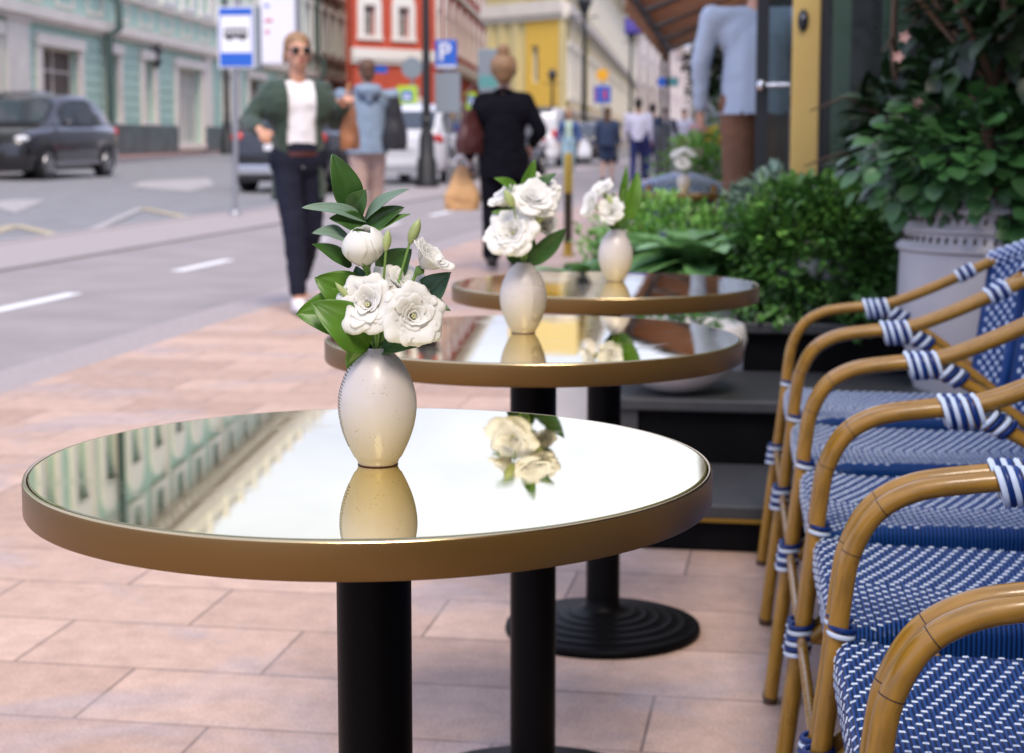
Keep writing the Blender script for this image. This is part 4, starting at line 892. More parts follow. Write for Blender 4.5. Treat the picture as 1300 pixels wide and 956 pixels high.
b = MB(); b.ell((Yp(1014, yw), yw - .01, D(1015, 30, 7.1).z), (.022, .014, .045), 14, 10); kn = b.obj('bell', 'iron', col, True)
b = MB(); b.tube([(Yp(1014, yw), yw - .03, D(1015, 30, 7.1).z + .012), (Yp(1014, yw), yw - .02, D(1015, 30, 7.1).z + .012)], .008, 10); b.obj('button', 'steel', kn)
b = MB(); b.box((xg1 + .002, yw + .03, .3), (xg1 + .03, yw + .10, 4.2)); b.box((Yp(1090, yw), yw + .05, .3), (Yp(1090, yw) + .018, yw + .09, 1.0)); b.box((xg1 + .03, yw + .04, 3.9), (4, yw + .1, 4.2)); b.box((xg1 + .03, yw + .04, .3), (4, yw + .1, .42)); b.obj('frame', 'iron', t)
b = MB(); b.box((xg1 + .03, yw + .06, .42), (4, yw + .075, 3.9)); b.obj('glass', 'door_glass', t)
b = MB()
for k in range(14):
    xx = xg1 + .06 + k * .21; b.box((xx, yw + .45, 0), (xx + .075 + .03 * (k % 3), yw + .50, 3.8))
b.obj('reflection_strip', 'reflection_strip', t)  # pale strips behind the glass standing in for reflected facade columns
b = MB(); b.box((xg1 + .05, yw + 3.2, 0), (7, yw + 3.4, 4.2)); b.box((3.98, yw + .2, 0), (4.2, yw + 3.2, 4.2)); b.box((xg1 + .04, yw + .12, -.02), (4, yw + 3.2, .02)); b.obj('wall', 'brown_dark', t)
b = MB(); b.box((4, -12, 0), (4.3, yw + .2, 9)); b.box((xg1, yw - .02 + .1, 4.202), (4.2, 40, 8.5)); b.obj('upper_wall', 'cream', t)
b = MB(); b.box((1.45, -14, 0), (1.6, 4.1, 2.7)); b.obj('side_glass', 'door_glass_dark', t)
b = MB(); b.box((1.40, -14, 2.702), (1.7, 4.1, 5.0)); b.obj('shade_wall', 'brown_dark', t)  # unseen wall above the side glass, set close to shade the terrace
b = MB(); b.box((.85, -3.0, 2.62), (1.399, 4.5, 2.68)); b.box((.35, 4.501, 2.60), (1.399, 6.8, 2.68)); b.obj('shade_canopy', 'awning', t)  # unseen canopy added to shade the chairs and plants
# glass door leaf with dark post and handle (man behind it)
yd = 8.6
t = thing('glass_door', 'open glass door leaf with a dark post and bright handle', 'door', (0, 0, 0))
x0, x1, x2 = Yp(956, yd), Yp(972, yd), Yp(999, yd)
b = MB(); b.box((x0, yd, 0), (x1, yd + .06, 3.2)); b.obj('post', 'iron', t)
b = MB(); b.box((x1 + .001, yd + .02, .1), (x2, yd + .035, 3.1)); pass
b.obj('glass_leaf', 'door_glass', t)
zh = D(965, 110, 8.7).z; b = MB(); b.tube([(x0 + .03, yd - .05, zh), (x2, yd - .05, zh)], .012, 8); b.tube([(x0 + .03, yd - .05, zh), (x0 + .03, yd, zh)], .012, 8); b.tube([(x2 - .02, yd - .05, zh), (x2 - .02, yd + .0, zh)], .012, 8); b.ell((x0 + .03, yd - .055, zh), (.026, .02, .026), 10, 8); b.obj('handle', 'chrome', t, True)
# man in blue shirt, standing on the raised floor
pm = D(957, 240, 10.3); b = MB(); b.box((pm.x - .5, pm.y - .6, 0), (pm.x + 2.2, pm.y + 2.2, .275)); bevel(tag(b.obj('entrance_platform', 'slab_stone'), 'low grey stone platform under the man in the blue shirt', 'platform'), .01)
person('man in a loose light blue shirt and brown trousers behind the glass door', (pm.x, pm.y, .275), R(12), 1.84, False, 'skin', 'hair_dark', 'short', 'shirt_blue', 'brown_trouser', 'bag_black', stride=.05, detail=.018, wide=1.32, bottom_w=1.25, top_hem=.86,
       arms={-1: ((-.31, .02, 1.14), (-.30, .06, .88)), 1: ((.31, -.0, 1.14), (.28, .1, .9))})
# awning
t = thing('brown_awning', 'brown striped awning on a dark frame over the cafe terrace', 'awning')
Pa, Pb = D(848, 62, 30), D(796, -14, 18.2); dx = Vector((2.9, .25, 1.15)); 
def aw(u, v): return Pa + (Pb - Pa) * u + dx * v
nst = 4
for k in range(nst):
    a0, a1 = k / nst + .022, (k + 1) / nst - .022
    b = MB(); b.grid(lambda u, v: aw(a0 + (a1 - a0) * u, v) + Vector((0, 0, -.05 * math.sin(v * math.pi))), 3, 6); q = b.obj('fabric', 'awning', t, True); md = q.modifiers.new('s', 'SOLIDIFY'); md.thickness = .015
b = MB(); b.tube([Pa, Pb], .055, 8); b.tube([Pa + dx, Pb + dx], .05, 8)
for k in range(nst + 1): b.tube([aw(k / nst, 0) - Vector((0, 0, .03)), aw(k / nst, 1) - Vector((0, 0, .03))], .035, 8)
b.tube([Pa, Vector((Pa.x, Pa.y, 0))], .035, 8); b.obj('frame', 'iron', t, True)
b = MB(); b.grid(lambda u, v: Pa + (Pb - Pa) * u + Vector((-.01, 0, -.02 - .22 * v + .02 * math.sin(u * 60) * v)), 60, 2); q = b.obj('valance', 'awning', t, True); md = q.modifiers.new('s', 'SOLIDIFY'); md.thickness = .012

# ================================================================== PLANTS
def leaf_shape(b, p, d, n, L_, W, fold=.25, droop=.2, seg=3, mi=0, outline='oval'):
    d = d.normalized(); s_ = d.cross(n)
    if s_.length < 1e-3: s_ = d.cross(Vector((1, .3, .2)))
    s_.normalize(); n = s_.cross(d).normalized()
    mid = []; lf = []; rt = []
    for i in range(seg + 1):
        f = i / seg; w_ = W / 2 * (math.sin(math.pi * min(.98, f * .92 + .06)) ** (.8 if outline == 'oval' else .6)); c = p + d * L_ * f - n * droop * L_ * f * f
        if i == seg: w_ = 0
        if i == 0: w_ *= .3
        mid.append(c); lf.append(c + s_ * w_ + n * fold * w_); rt.append(c - s_ * w_ + n * fold * w_)
    vs = mid + lf + rt; k = seg + 1; fs = []
    for i in range(seg):
        fs += [(i, i + 1, k + i + 1, k + i), (i, 2 * k + i, 2 * k + i + 1, i + 1)]
    b.add(vs, fs, mi)
def foliage(parent, c, r, n, L_, m, seed=1, W=None, name='foliage', up=.3, droop=.3, clump=0, zmin=None, ragged=.22):
    rg = random.Random(seed); b = MB(); c = Vector(c)
    for i in range(n):
        v = Vector((rg.gauss(0, 1), rg.gauss(0, 1), rg.gauss(0, 1))).normalized()
        nn = noise.noise(v * 2.6 + Vector((seed, 0, 0))) * ragged * 2
        rad = (.35 + .65 * rg.random() ** .45) * (1 + nn)
        p = c + Vector((v.x * r[0], v.y * r[1], v.z * r[2])) * rad
        if zmin is not None and p.z < zmin: p.z = zmin + rg.random() * .05
        d = (v + Vector((rg.uniform(-.8, .8), rg.uniform(-.8, .8), rg.uniform(-.5, .8) + up))).normalized(); nm = (Vector((0, 0, 1)) + Vector((rg.uniform(-.6, .6), rg.uniform(-.6, .6), 0))).normalized()
        l = L_ * rg.uniform(.6, 1.3); leaf_shape(b, p, d, nm, l, (W or L_ * .6) * rg.uniform(.8, 1.2), .2, droop, 3, 0)
    return b.obj(name, m, parent, True)
def ferns(parent, c, n, L_, m, seed, spread=1.0, name='fronds'):
    rg = random.Random(seed); b = MB(); c = Vector(c)
    for i in range(n):
        a = rg.uniform(0, 2 * math.pi); tilt = rg.uniform(.2, 1.1) * spread; l = L_ * rg.uniform(.6, 1.1); base = c + Vector((rg.uniform(-1, 1) * .12, rg.uniform(-1, 1) * .12, 0))
        pts = [base + Vector((math.cos(a) * math.sin(tilt) * l * f, math.sin(a) * math.sin(tilt) * l * f, math.cos(tilt) * l * f - .35 * l * f * f)) for f in [k / 7 for k in range(8)]]
        b.tube(pts, .0022, 4, cap=False)
        for k in range(1, 8):
            dd = (pts[k] - pts[k - 1]).normalized(); sd = dd.cross(Vector((0, 0, 1))).normalized(); ll = l * .30 * math.sin(math.pi * (k / 8.5))
            for s_ in (1, -1):
                for h in range(3): leaf_shape(b, pts[k] - dd * h * l / 22, (sd * s_ + dd * .5 + Vector((0, 0, rg.uniform(-.2, .3)))), Vector((0, 0, 1)), ll * rg.uniform(.7, 1.1), ll * .30, .1, .25, 2, 0)
    return b.obj(name, m, parent, True)
def pot_profile(kind, s_):
    if kind == 'bowl': return [(r * s_, z * s_) for r, z in ((.10, 0), (.2, .03), (.34, .12), (.43, .24), (.46, .36), (.44, .45), (.42, .46), (.41, .42), (0, .40))]
    if kind == 'egg': return [(r * s_, z * s_) for r, z in ((.20, 0), (.30, .06), (.40, .22), (.44, .42), (.43, .60), (.38, .78), (.36, .80), (.34, .77), (0, .74))]
# long grey trough with ferny greens behind the tables
tx0, tx1, ty0, ty1 = Yp(703, 5.9) , Yp(955, 6.6), 5.9, 6.6
t = thing('trough_planter', 'pale grey trough planter full of feathery bright greens behind the tables', 'planter', ((tx0 + tx1) / 2, (ty0 + ty1) / 2, 0))
hx, hy = (tx1 - tx0) / 2, .35
b = MB(); b.box((-hx, -hy, 0), (hx, hy, .46)); bevel(b.obj('trough', 'planter_grey', t), .012); b = MB(); b.box((-hx + .03, -hy + .03, .461), (hx - .03, hy - .03, .47)); b.obj('soil', 'soil', t)
cx = (tx0 + tx1) / 2; cy = (ty0 + ty1) / 2
def loc(px, y): return Yp(px, y) - cx
for k, (px, sd) in enumerate(((775, 1), (820, 2), (860, 3), (905, 4), (945, 5), (840, 6), (880, 7), (925, 8))):
    ferns(t, (loc(px, 6.0 + .08 * (k % 3)), -.25 + .12 * (k % 3), .46), 22, .40 if 800 < px < 930 else .33, 'foliage_light', 40 + sd, .9)
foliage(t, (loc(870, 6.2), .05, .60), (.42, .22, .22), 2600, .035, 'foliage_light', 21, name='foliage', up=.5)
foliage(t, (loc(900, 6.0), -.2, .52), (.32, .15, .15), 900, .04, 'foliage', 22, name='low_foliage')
def broad(parent, c, n, L_, m, seed, mi=0, name='broad_leaves'):
    rg = random.Random(seed); b = MB()
    for i in range(n):
        a = rg.uniform(0, 2 * math.pi); el = rg.uniform(.15, .9); d = Vector((math.cos(a) * math.cos(el), math.sin(a) * math.cos(el), math.sin(el))); l = L_ * rg.uniform(.75, 1.15); p = Vector(c) + Vector((rg.uniform(-.05, .05), rg.uniform(-.05, .05), 0))
        b.tube([p, p + d * l * .35], .003, 5); leaf_shape(b, p + d * l * .3, d, Vector((0, 0, 1)), l, l * .46, .22, .55, 7, 0)
    return b.obj(name, m, parent, True)
broad(t, (loc(838, 5.7), -.36, .59), 24, .25, 'foliage_broad', 5); broad(t, (loc(882, 5.7), -.38, .58), 24, .26, 'foliage_broad', 6); broad(t, (loc(740, 5.7), -.32, .52), 16, .16, 'foliage_broad', 8); broad(t, (loc(800, 5.7), -.3, .52), 14, .18, 'foliage_broad', 9); broad(t, (loc(925, 5.8), -.3, .50), 14, .20, 'foliage_broad', 12)
foliage(t, (loc(738, 6), -.1, .50), (.11, .12, .07), 240, .045, 'foliage_mid', 77)
# silver bowl on the plinth
px_b = 4.98; pbx = Yp(876, px_b + .1)
t = thing('silver_bowl_planter', 'round silvery white bowl planter standing on the black plinth', 'planter', (pbx - .03, px_b + .035, .30))
b = MB(); b.lathe(pot_profile('bowl', .45), 40); b.obj('bowl', 'bowl_glaze', t, True)
b = MB(); b.lathe([(.17, .172), (.0, .174)], 24, close=False); b.obj('soil', 'soil', t)
foliage(t, (0, 0, .22), (.15, .15, .05), 260, .035, 'foliage', 33, up=.5, zmin=.16)
# leafy planter on the tall plinth
yq = 5.75; xq = Yp(1035, yq)
t = thing('parsley_planter', 'round grey planter overflowing with curly dark green leaves beside the gold column', 'planter', (xq, yq, .457))
b = MB(); b.lathe([(.11, 0), (.14, .02), (.17, .10), (.185, .2), (.17, .205), (0, .18)], 32); b.obj('pot', 'planter_grey', t, 'auto')
foliage(t, (-.02, 0, .225), (.285, .26, .24), 5200, .036, 'foliage', 51, up=.2, ragged=.14)
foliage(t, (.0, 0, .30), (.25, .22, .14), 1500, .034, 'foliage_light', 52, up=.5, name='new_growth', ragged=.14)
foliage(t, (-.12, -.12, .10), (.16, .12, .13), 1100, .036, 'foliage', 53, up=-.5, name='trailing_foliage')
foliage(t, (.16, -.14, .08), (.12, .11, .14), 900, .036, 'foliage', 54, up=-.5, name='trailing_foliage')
yq = 6.35; xq = Yp(968, yq)
t = thing('sage_planter', 'grey green leafed plant between the trough and the curly greens', 'planter', (xq, yq, .50))
b = MB(); b.lathe([(.09, 0), (.12, .02), (.13, .16), (.12, .165), (0, .15)], 24); b.obj('pot', 'planter_grey', t, 'auto')
foliage(t, (0, 0, .27), (.15, .14, .14), 1100, .042, 'foliage_grey', 55, up=.4, W=.022)
# big white ribbed pot
yq = 5.25; xq = Yp(1262, yq)
t = thing('ribbed_white_pot', 'large white pot with ribbed bands holding a broad leaved shrub', 'planter', (xq, yq, .13))
prof = []; s_ = .80
base = [(.17, 0), (.21, .03), (.27, .14), (.325, .32), (.35, .46), (.345, .60)]
prof = [(r * s_, z * s_ * 1.22) for r, z in base]; z = prof[-1][1]; rr = prof[-1][0]
b = MB(); b.lathe(prof, 48, mi=0)
rim = []; zz = z
for k in range(3):
    rim += [(rr - .012 * k, zz), (rr + .012 - .012 * k, zz + .008), (rr + .012 - .012 * k, zz + .018), (rr - .012 * k, zz + .026), (rr - .012 - .012 * k, zz + .048)]; zz += .056
rim += [(rr - .05, zz), (rr - .06, zz - .02), (0, zz - .03)]
b.lathe(rim, 48, mi=0)
for k in range(3):
    for j in range(60):
        a = 2 * math.pi * j / 60; r_ = rr - .012 * k - .006; b.box((-.003, -.003, 0), (.003, .004, .026), mi=1, mx=Matrix.Translation((r_ * math.cos(a), r_ * math.sin(a), z + .024 + .056 * k)) @ Matrix.Rotation(a, 4, 'Z'))
b.obj('pot', ['pot_white', 'brass_dark'], t, 'auto')
zt = zz
b = MB(); b.tube(smooth_path([(0, 0, zt - .05), (-.03, 0, zt + .25), (.02, .02, zt + .55), (-.04, 0, zt + 1.1)], 5), [.02] * 15 + [.008], 8)
for a, l in ((.5, .5), (2.4, .55), (4.0, .5), (5.4, .45), (3.1, .6)): b.tube([(0, 0, zt + .3), (math.cos(a) * l * .6, math.sin(a) * l * .6, zt + .3 + l * .7), (math.cos(a) * l, math.sin(a) * l, zt + .3 + l * 1.3)], [.012, .008, .004], 6)
b.obj('branches', 'wood_trunk', t, True)
rg = random.Random(9)
def round_leaves(parent, c, r, n, L_, m, seed, name='round_leaves'):
    rg = random.Random(seed); b = MB(); c = Vector(c)
    for i in range(n):
        v = Vector((rg.gauss(0, 1), rg.gauss(0, 1), rg.gauss(0, 1))).normalized(); p = c + Vector((v.x * r[0], v.y * r[1], v.z * r[2])) * (.5 + .55 * rg.random()) * (1 + .35 * noise.noise(v * 2 + Vector((seed, 0, 0))))
        d = (v + Vector((rg.uniform(-.5, .5), rg.uniform(-.5, .5), -.3))).normalized(); nm = (v * .6 + Vector((0, -.35, .9)) + Vector((rg.uniform(-.4, .4), rg.uniform(-.4, .4), 0))).normalized(); l = L_ * rg.uniform(.65, 1.25)
        leaf_shape(b, p, d, nm, l, l * .85, .12, .25, 6, 0, 'round')
    return b.obj(name, m, parent, True)
round_leaves(t, (-.05, -.05, zt + .10), (.35, .30, .20), 1000, .060, 'foliage_mid', 61)
round_leaves(t, (.20, -.18, zt - .10), (.25, .20, .24), 700, .058, 'foliage_mid', 62)
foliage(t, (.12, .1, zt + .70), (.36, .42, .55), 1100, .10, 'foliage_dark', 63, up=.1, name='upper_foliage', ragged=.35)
b = MB()
for px, py in ((1148, 47), (1165, 130), (1170, 148), (1210, 140), (1187, 140), (1235, 120), (1140, 72)):
    q = D(px, py, 5.1) - Vector((xq, yq, .13)); 
    for k in range(5): a = k * 1.256; leaf_shape(b, q, Vector((math.cos(a), -.3, math.sin(a))), Vector((0, -1, 0)), .020, .012, .2, .1, 3)
b.obj('small_blossoms', 'pink_petal', t, True)
# tall dark fig like shrub nearer the column
yq = 6.3; xq = Yp(1138, yq)
t = thing('dark_shrub', 'tall dark leaved shrub against the dark glass right of the gold column', 'plant', (xq, yq, .5))
b = MB(); b.tube(smooth_path([(0, 0, 0), (.02, 0, .5), (-.03, 0, .9), (.0, 0, 1.5)], 5), .012, 7)
for a, z, l in ((.2, .5, .35), (2.9, .6, .33), (4.5, .8, .35), (1.2, .9, .3), (5.6, 1.0, .35), (3.4, .4, .35)): b.tube([(0, 0, z), (math.cos(a) * l * .6, math.sin(a) * l * .4, z + .1), (math.cos(a) * l, math.sin(a) * l * .6, z + .05)], [.008, .006, .003], 6)
b.obj('branches', 'wood_trunk', t, True)
b = MB(); b.lathe([(.1, 0), (.13, .02), (.15, .2), (.14, .2), (0, .18)], 24); b.obj('pot', 'iron', t, 'auto')
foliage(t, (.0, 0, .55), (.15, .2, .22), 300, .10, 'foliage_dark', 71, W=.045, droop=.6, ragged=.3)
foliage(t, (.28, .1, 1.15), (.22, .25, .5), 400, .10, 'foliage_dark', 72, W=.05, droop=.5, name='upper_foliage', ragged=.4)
yq = 6.5; xq = Yp(1290, yq)
t = thing('dark_tree', 'tall dark leafy tree filling the upper right corner', 'tree', (xq + .1, yq, .5))
b = MB(); b.tube(smooth_path([(0, 0, 0), (.03, 0, .6), (-.02, 0, 1.2), (.04, 0, 2.2)], 5), .03, 8); b.obj('trunk', 'wood_trunk', t, True)
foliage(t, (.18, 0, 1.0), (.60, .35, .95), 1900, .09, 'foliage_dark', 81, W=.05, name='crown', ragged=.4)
b = MB(); b.lathe([(.16, 0), (.2, .02), (.22, .25), (.2, .25), (0, .22)], 24); b.obj('pot', 'iron', t, 'auto')
# plants further down the terrace
t = thing('flower_trough', 'planter with yellow flowers and green leaves beyond the far tables', 'planter', (*CP(905, 13.5), 0))
b = MB(); b.box((-.42, -.18, 0), (.42, .18, .55)); bevel(b.obj('trough', 'planter_grey', t), .012)
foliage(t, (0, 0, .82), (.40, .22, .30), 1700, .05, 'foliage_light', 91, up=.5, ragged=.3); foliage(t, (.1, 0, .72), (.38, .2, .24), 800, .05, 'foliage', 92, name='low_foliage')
foliage(t, (.02, -.08, 1.07), (.09, .07, .05), 70, .04, 'yellow_flower', 93, name='blossoms')
t = thing('hanging_greenery', 'dark green climber on a black bracket behind the awning', 'plant', (*CP(893, 26), 0))
b = MB(); z_ = D(893, 66, 26).z; b.tube([(.25, 0, 0), (.25, 0, z_), (-.32, 0, z_ - .1), (-.36, 0, z_ - .3)], .03, 6); b.obj('bracket', 'iron', t, True)
foliage(t, (.05, 0, z_ - .35), (.34, .3, .38), 700, .10, 'foliage_dark', 94, ragged=.4); foliage(t, (.18, 0, z_ - 1.0), (.22, .22, .6), 600, .09, 'foliage', 95, name='lower_foliage', ragged=.4)

# ================================================================== CAFE TABLES
TX = -.390
def make_table(label, loc, rad=.322):
    t = thing('cafe_table', label, 'table', loc, 0, 'round cafe tables on the terrace')
    b = MB(); Rr = rad
    b.lathe([(0, .716), (Rr - .006, .716), (Rr - .001, .7175), (Rr, .7195), (Rr, .7455), (Rr - .0006, .7480)], 128, close=False)
    rimo = b.obj('rim', 'rim', t, 'auto')
    b = MB(); b.lathe([(Rr - .0006, .7480), (Rr - .0013, .7492), (Rr - .0028, .7497), (Rr - .0042, .7487), (Rr - .0044, .744)], 128, close=False); b.obj('rim_lip', 'rim_lip', rimo, True)
    b = MB(); b.lathe([(Rr - .0054, .7440), (Rr - .0054, .7492), (Rr - .0068, .7500)], 128, close=False); b.obj('glass_edge', 'glass_edge', t, 'auto')
    b = MB(); b.lathe([(Rr - .0068, .7500), (.0, .7500)], 128, close=False); b.obj('glass_top', 'mirror', t)
    b = MB(); b.lathe([(.036, .045), (.036, .700)], 40, close=False); b.lathe([(.10, .700), (.10, .7155)], 40); b.obj('pole', 'table_black', t, 'auto')
    prof = [(0, 0), (.205, 0), (.210, .006), (.208, .016), (.200, .019)]
    for k, r in enumerate((.178, .150, .122, .096, .072)): z = .020 + .0052 * k; prof += [(r + .004, z), (r, z + .0046), (r - .004, z + .0052)]
    prof += [(.044, .05), (.038, .056), (.036, .07)]
    b = MB(); b.lathe(prof, 64, close=False); b.obj('base', 'table_black', t, True)
    return t
T1 = make_table('nearest round bronze rimmed cafe table with a mirror top', (TX - .0, 1.543, 0))
T2 = dup(T1, (TX - .002, 2.571, 0), 0, 'second round cafe table, between the nearest and the third one')
T3 = dup(T1, (TX + .004, 3.526, 0), 0, 'third round cafe table, in front of the green trough planter')
q = D(882, 245, 9.55); T4 = dup(T1, (q.x, q.y, 0), 0, 'round cafe table beyond the green planters with a small vase')
q = D(893, 219, 13.0); T5 = dup(T1, (q.x - .1, q.y - 1.0, 0), 0, 'farthest round cafe table in front of the yellow flowers')

# ================================================================== VASES AND FLOWERS
def make_vase(label, loc, rz=0, sc=1.0):
    t = thing('vase', label, 'vase', loc, rz, 'white vases on the cafe tables')
    ctrl = [(.0, .0), (.0165, .0), (.0185, .0015), (.0215, .008), (.0275, .021), (.0325, .036), (.0350, .052), (.0345, .066), (.0310, .080), (.0255, .092), (.0190, .1015), (.0135, .1075), (.0115, .1100), (.0105, .1110), (.0092, .1105), (.0088, .1065), (.012, .1), (.0, .098)]
    prof = []
    P = [Vector((a, c, 0)) for a, c in ctrl]
    for p_ in smooth_path(P[2:12], 4): prof.append((p_.x, p_.y))
    prof = [(.0175, 0)] + [(a * 1.05 if c > .006 else a, c) for a, c in prof] + [(c[0], c[1]) for c in ctrl[12:]]
    b = MB(); b.lathe(prof, 56); b.obj('body', 'ceramic', t, True)
    b = MB(); b.lathe([(.0175, -.0002), (.0192, .0004), (.0178, .0009)], 40, close=False); b.obj('contact_shade', 'bag_brown', t, True)  # dark contact shade at the vase foot, put in as a thin ring
    # stamped dashes on the left flank
    b = MB(); rg = random.Random(5)
    for i in range(26):
        z = .020 + i * .0030
        prof_r = next(((p0[0] + (p1[0] - p0[0]) * (z - p0[1]) / (p1[1] - p0[1])) for p0, p1 in zip(prof, prof[1:]) if p0[1] <= z <= p1[1] and p1[1] > p0[1]), .03)
        for k in range(6):
            a = math.pi - R(-32 + 9 * k) + rg.uniform(-.02, .02); 
            if rg.random() < .12: continue
            m4 = Matrix.Rotation(a, 4, 'Z') @ Matrix.Translation((prof_r + .00002, 0, z)) @ Matrix.Rotation(R(-14), 4, 'X'); b.box((-.0003, -.0017, -.00038), (.00022, .0017, .00038), mx=m4)
    b.obj('stamped_marks', 'wood_trunk', t)
    return t
V1p = G(478, 594, .7500); V1p.y += .018; V1p.x += -.003
V1 = make_vase('white egg shaped vase on the nearest table', V1p, R(0))
V2p = G(662, 424, .7500); V2p.y += .018
V2 = dup(V1, V2p, R(140), 'white egg shaped vase on the second table')
V3p = G(780, 358, .7500); V3p.y += .018
V3 = dup(V1, V3p, R(200), 'white egg shaped vase on the third table')
V4p = G(868, 244, .7500); V4 = dup(V1, V4p, R(90), 'small white vase on the table beyond the planters')
camR = Vector((math.cos(TH), math.sin(TH), 0)); camF = Vector((-math.sin(TH), math.cos(TH), 0)); Z = Vector((0, 0, 1))

def bloom(parent, c, axis, size, openness=1.0, seed=1, whorls=4, name='bloom', closed=False):
    """ruffled lisianthus: whorls of overlapping petals around an axis"""
    rg = random.Random(seed); ax = Vector(axis).normalized(); a1 = ax.cross(Z if abs(ax.z) < .9 else camR).normalized(); a2 = ax.cross(a1); b = MB(); c = Vector(c)
    for w_ in range(whorls):
        f = w_ / max(1, whorls - 1); npet = (6, 5, 5, 4, 4, 3)[min(w_, 5)]; Rw = size * (1 - .10 * w_); op = openness * (1 - .72 * f); ph0 = rg.uniform(0, 6.28)
        for k in range(npet):
            ph = ph0 + 2 * math.pi * k / npet + rg.uniform(-.12, .12); spread = (1.55 if not closed else 1.75) * math.pi / npet * rg.uniform(.95, 1.15); s1, s2, s3 = rg.uniform(0, 6), rg.uniform(0, 6), rg.uniform(.8, 1.2); lift = rg.uniform(-.06, .10); Lp = Rw * rg.uniform(.95, 1.08)
            def pt(u, v, ph=ph, spread=spread, s1=s1, s2=s2, s3=s3, lift=lift, Lp=Lp, op=op, f=f):
                t_ = 2 * v - 1; edge = 1 - .20 * abs(t_) ** 2.4 * u   # rounded tip
                s_ = u * edge
                th_ = op * (.18 + 1.05 * s_ ** 1.5) + .12                     # angle off the axis grows outwards
                r_ = Lp * (.30 * (1 - .85 * f) * min(1, s_ * 3) + .75 * s_ * math.sin(min(1.5, th_)) )
                h_ = Lp * (1.08 * s_ * math.cos(min(1.5, th_ * .92))) + Lp * .10
                ang_ = ph + t_ * spread * (.35 + .65 * min(1, u * 1.7) )
                ru = (s_ ** 3) * Lp * (.070 * math.sin(t_ * 4 * s3 + s1) + .026 * math.sin(t_ * 10 + s2) + .008 * math.sin(t_ * 23 + s1)) * (1.1 if not closed else .45)
                r2 = r_ + ru + Lp * .02 * (t_ > 0); h2 = h_ + ru * .7 + lift * Lp * u
                if closed: r2 = Lp * (.66 * math.sin(.30 + s_ * 2.42) * (1 - .70 * f)) + ru * .6; h2 = Lp * 1.12 * s_ + lift * Lp * .5 + .05 * Lp * f
                return c + ax * (h2 - size * .35) + (a1 * math.cos(ang_) + a2 * math.sin(ang_)) * r2
            b.grid(pt, 14, 22)
    o = b.obj(name, 'petal', parent, True)
    md = o.modifiers.new('s', 'SOLIDIFY'); md.thickness = .0005
    b = MB()
    b.tube([c - ax * size * .62, c - ax * size * .45, c - ax * size * .32, c - ax * size * .24], [size * .07, size * .14, size * .20, size * .16], 10); b.obj('calyx', 'stem', o, True)
    if not closed:
        b = MB()
        for k in range(5): a = k * 1.256; q = c + ax * size * .12 + (a1 * math.cos(a) + a2 * math.sin(a)) * size * .05; b.tube([c - ax * size * .1, q], .0008, 5); b.ell(q, (.0011,) * 3, 6, 5)
        b.obj('stamens', 'petal_heart', o, True)
    return o
def big_leaf(parent, base, tip, W, m, face=None, curl=.12, fold=.22, seed=0, name='leaf'):
    base, tip = Vector(base), Vector(tip); d = (tip - base); L_ = d.length; d.normalize(); n = Vector(face) if face is not None else -camF + Z * .5
    s_ = d.cross(n).normalized(); n = s_.cross(d).normalized(); b = MB()
    def pt(u, v):
        t_ = 2 * v - 1; w_ = W / 2 * (math.sin(math.pi * u ** .82) ** .75) * (1 - .15 * u) if 0 < u < 1 else 0
        bend = curl * L_ * (4 * u * (1 - u)); wv = .03 * W * math.sin(u * 11 + seed + t_ * 1.5) * abs(t_)
        return base + d * L_ * u + n * (bend + fold * w_ * (abs(t_) ** 1.3) + wv) + s_ * (w_ * t_) + n * (-.012 * W * (1 if abs(t_) < .08 else 0)) + n * .010 * W * math.sin(t_ * 9) * math.sin(u * 3.1)
    b.grid(pt, 20, 14); o = b.obj(name, m, parent, True); md = o.modifiers.new('s', 'SOLIDIFY'); md.thickness = .0004; return o
def bud(parent, base, tip, r, name='bud'):
    base, tip = Vector(base), Vector(tip); d = tip - base; b = MB(); b.tube(smooth_path([base, base + d * .3, base + d * .6, base + d * .85, tip], 4), [r * q for q in (.4, .55, .7, .85, .95, 1, 1, .98, .93, .85, .75, .62, .48, .34, .22, .1, .03)][:17], 10); o = b.obj(name, 'bud', parent, True)
    sp = MB(); sd = d.normalized().cross(camF).normalized()
    for k in (-1, 1): leaf_shape(sp, base, d + sd * k * d.length * .32, camF * k, d.length * .62, r * .9, .3, -.1, 4)
    sp.obj('sepals', 'stem', o, True); return o
DV = {}
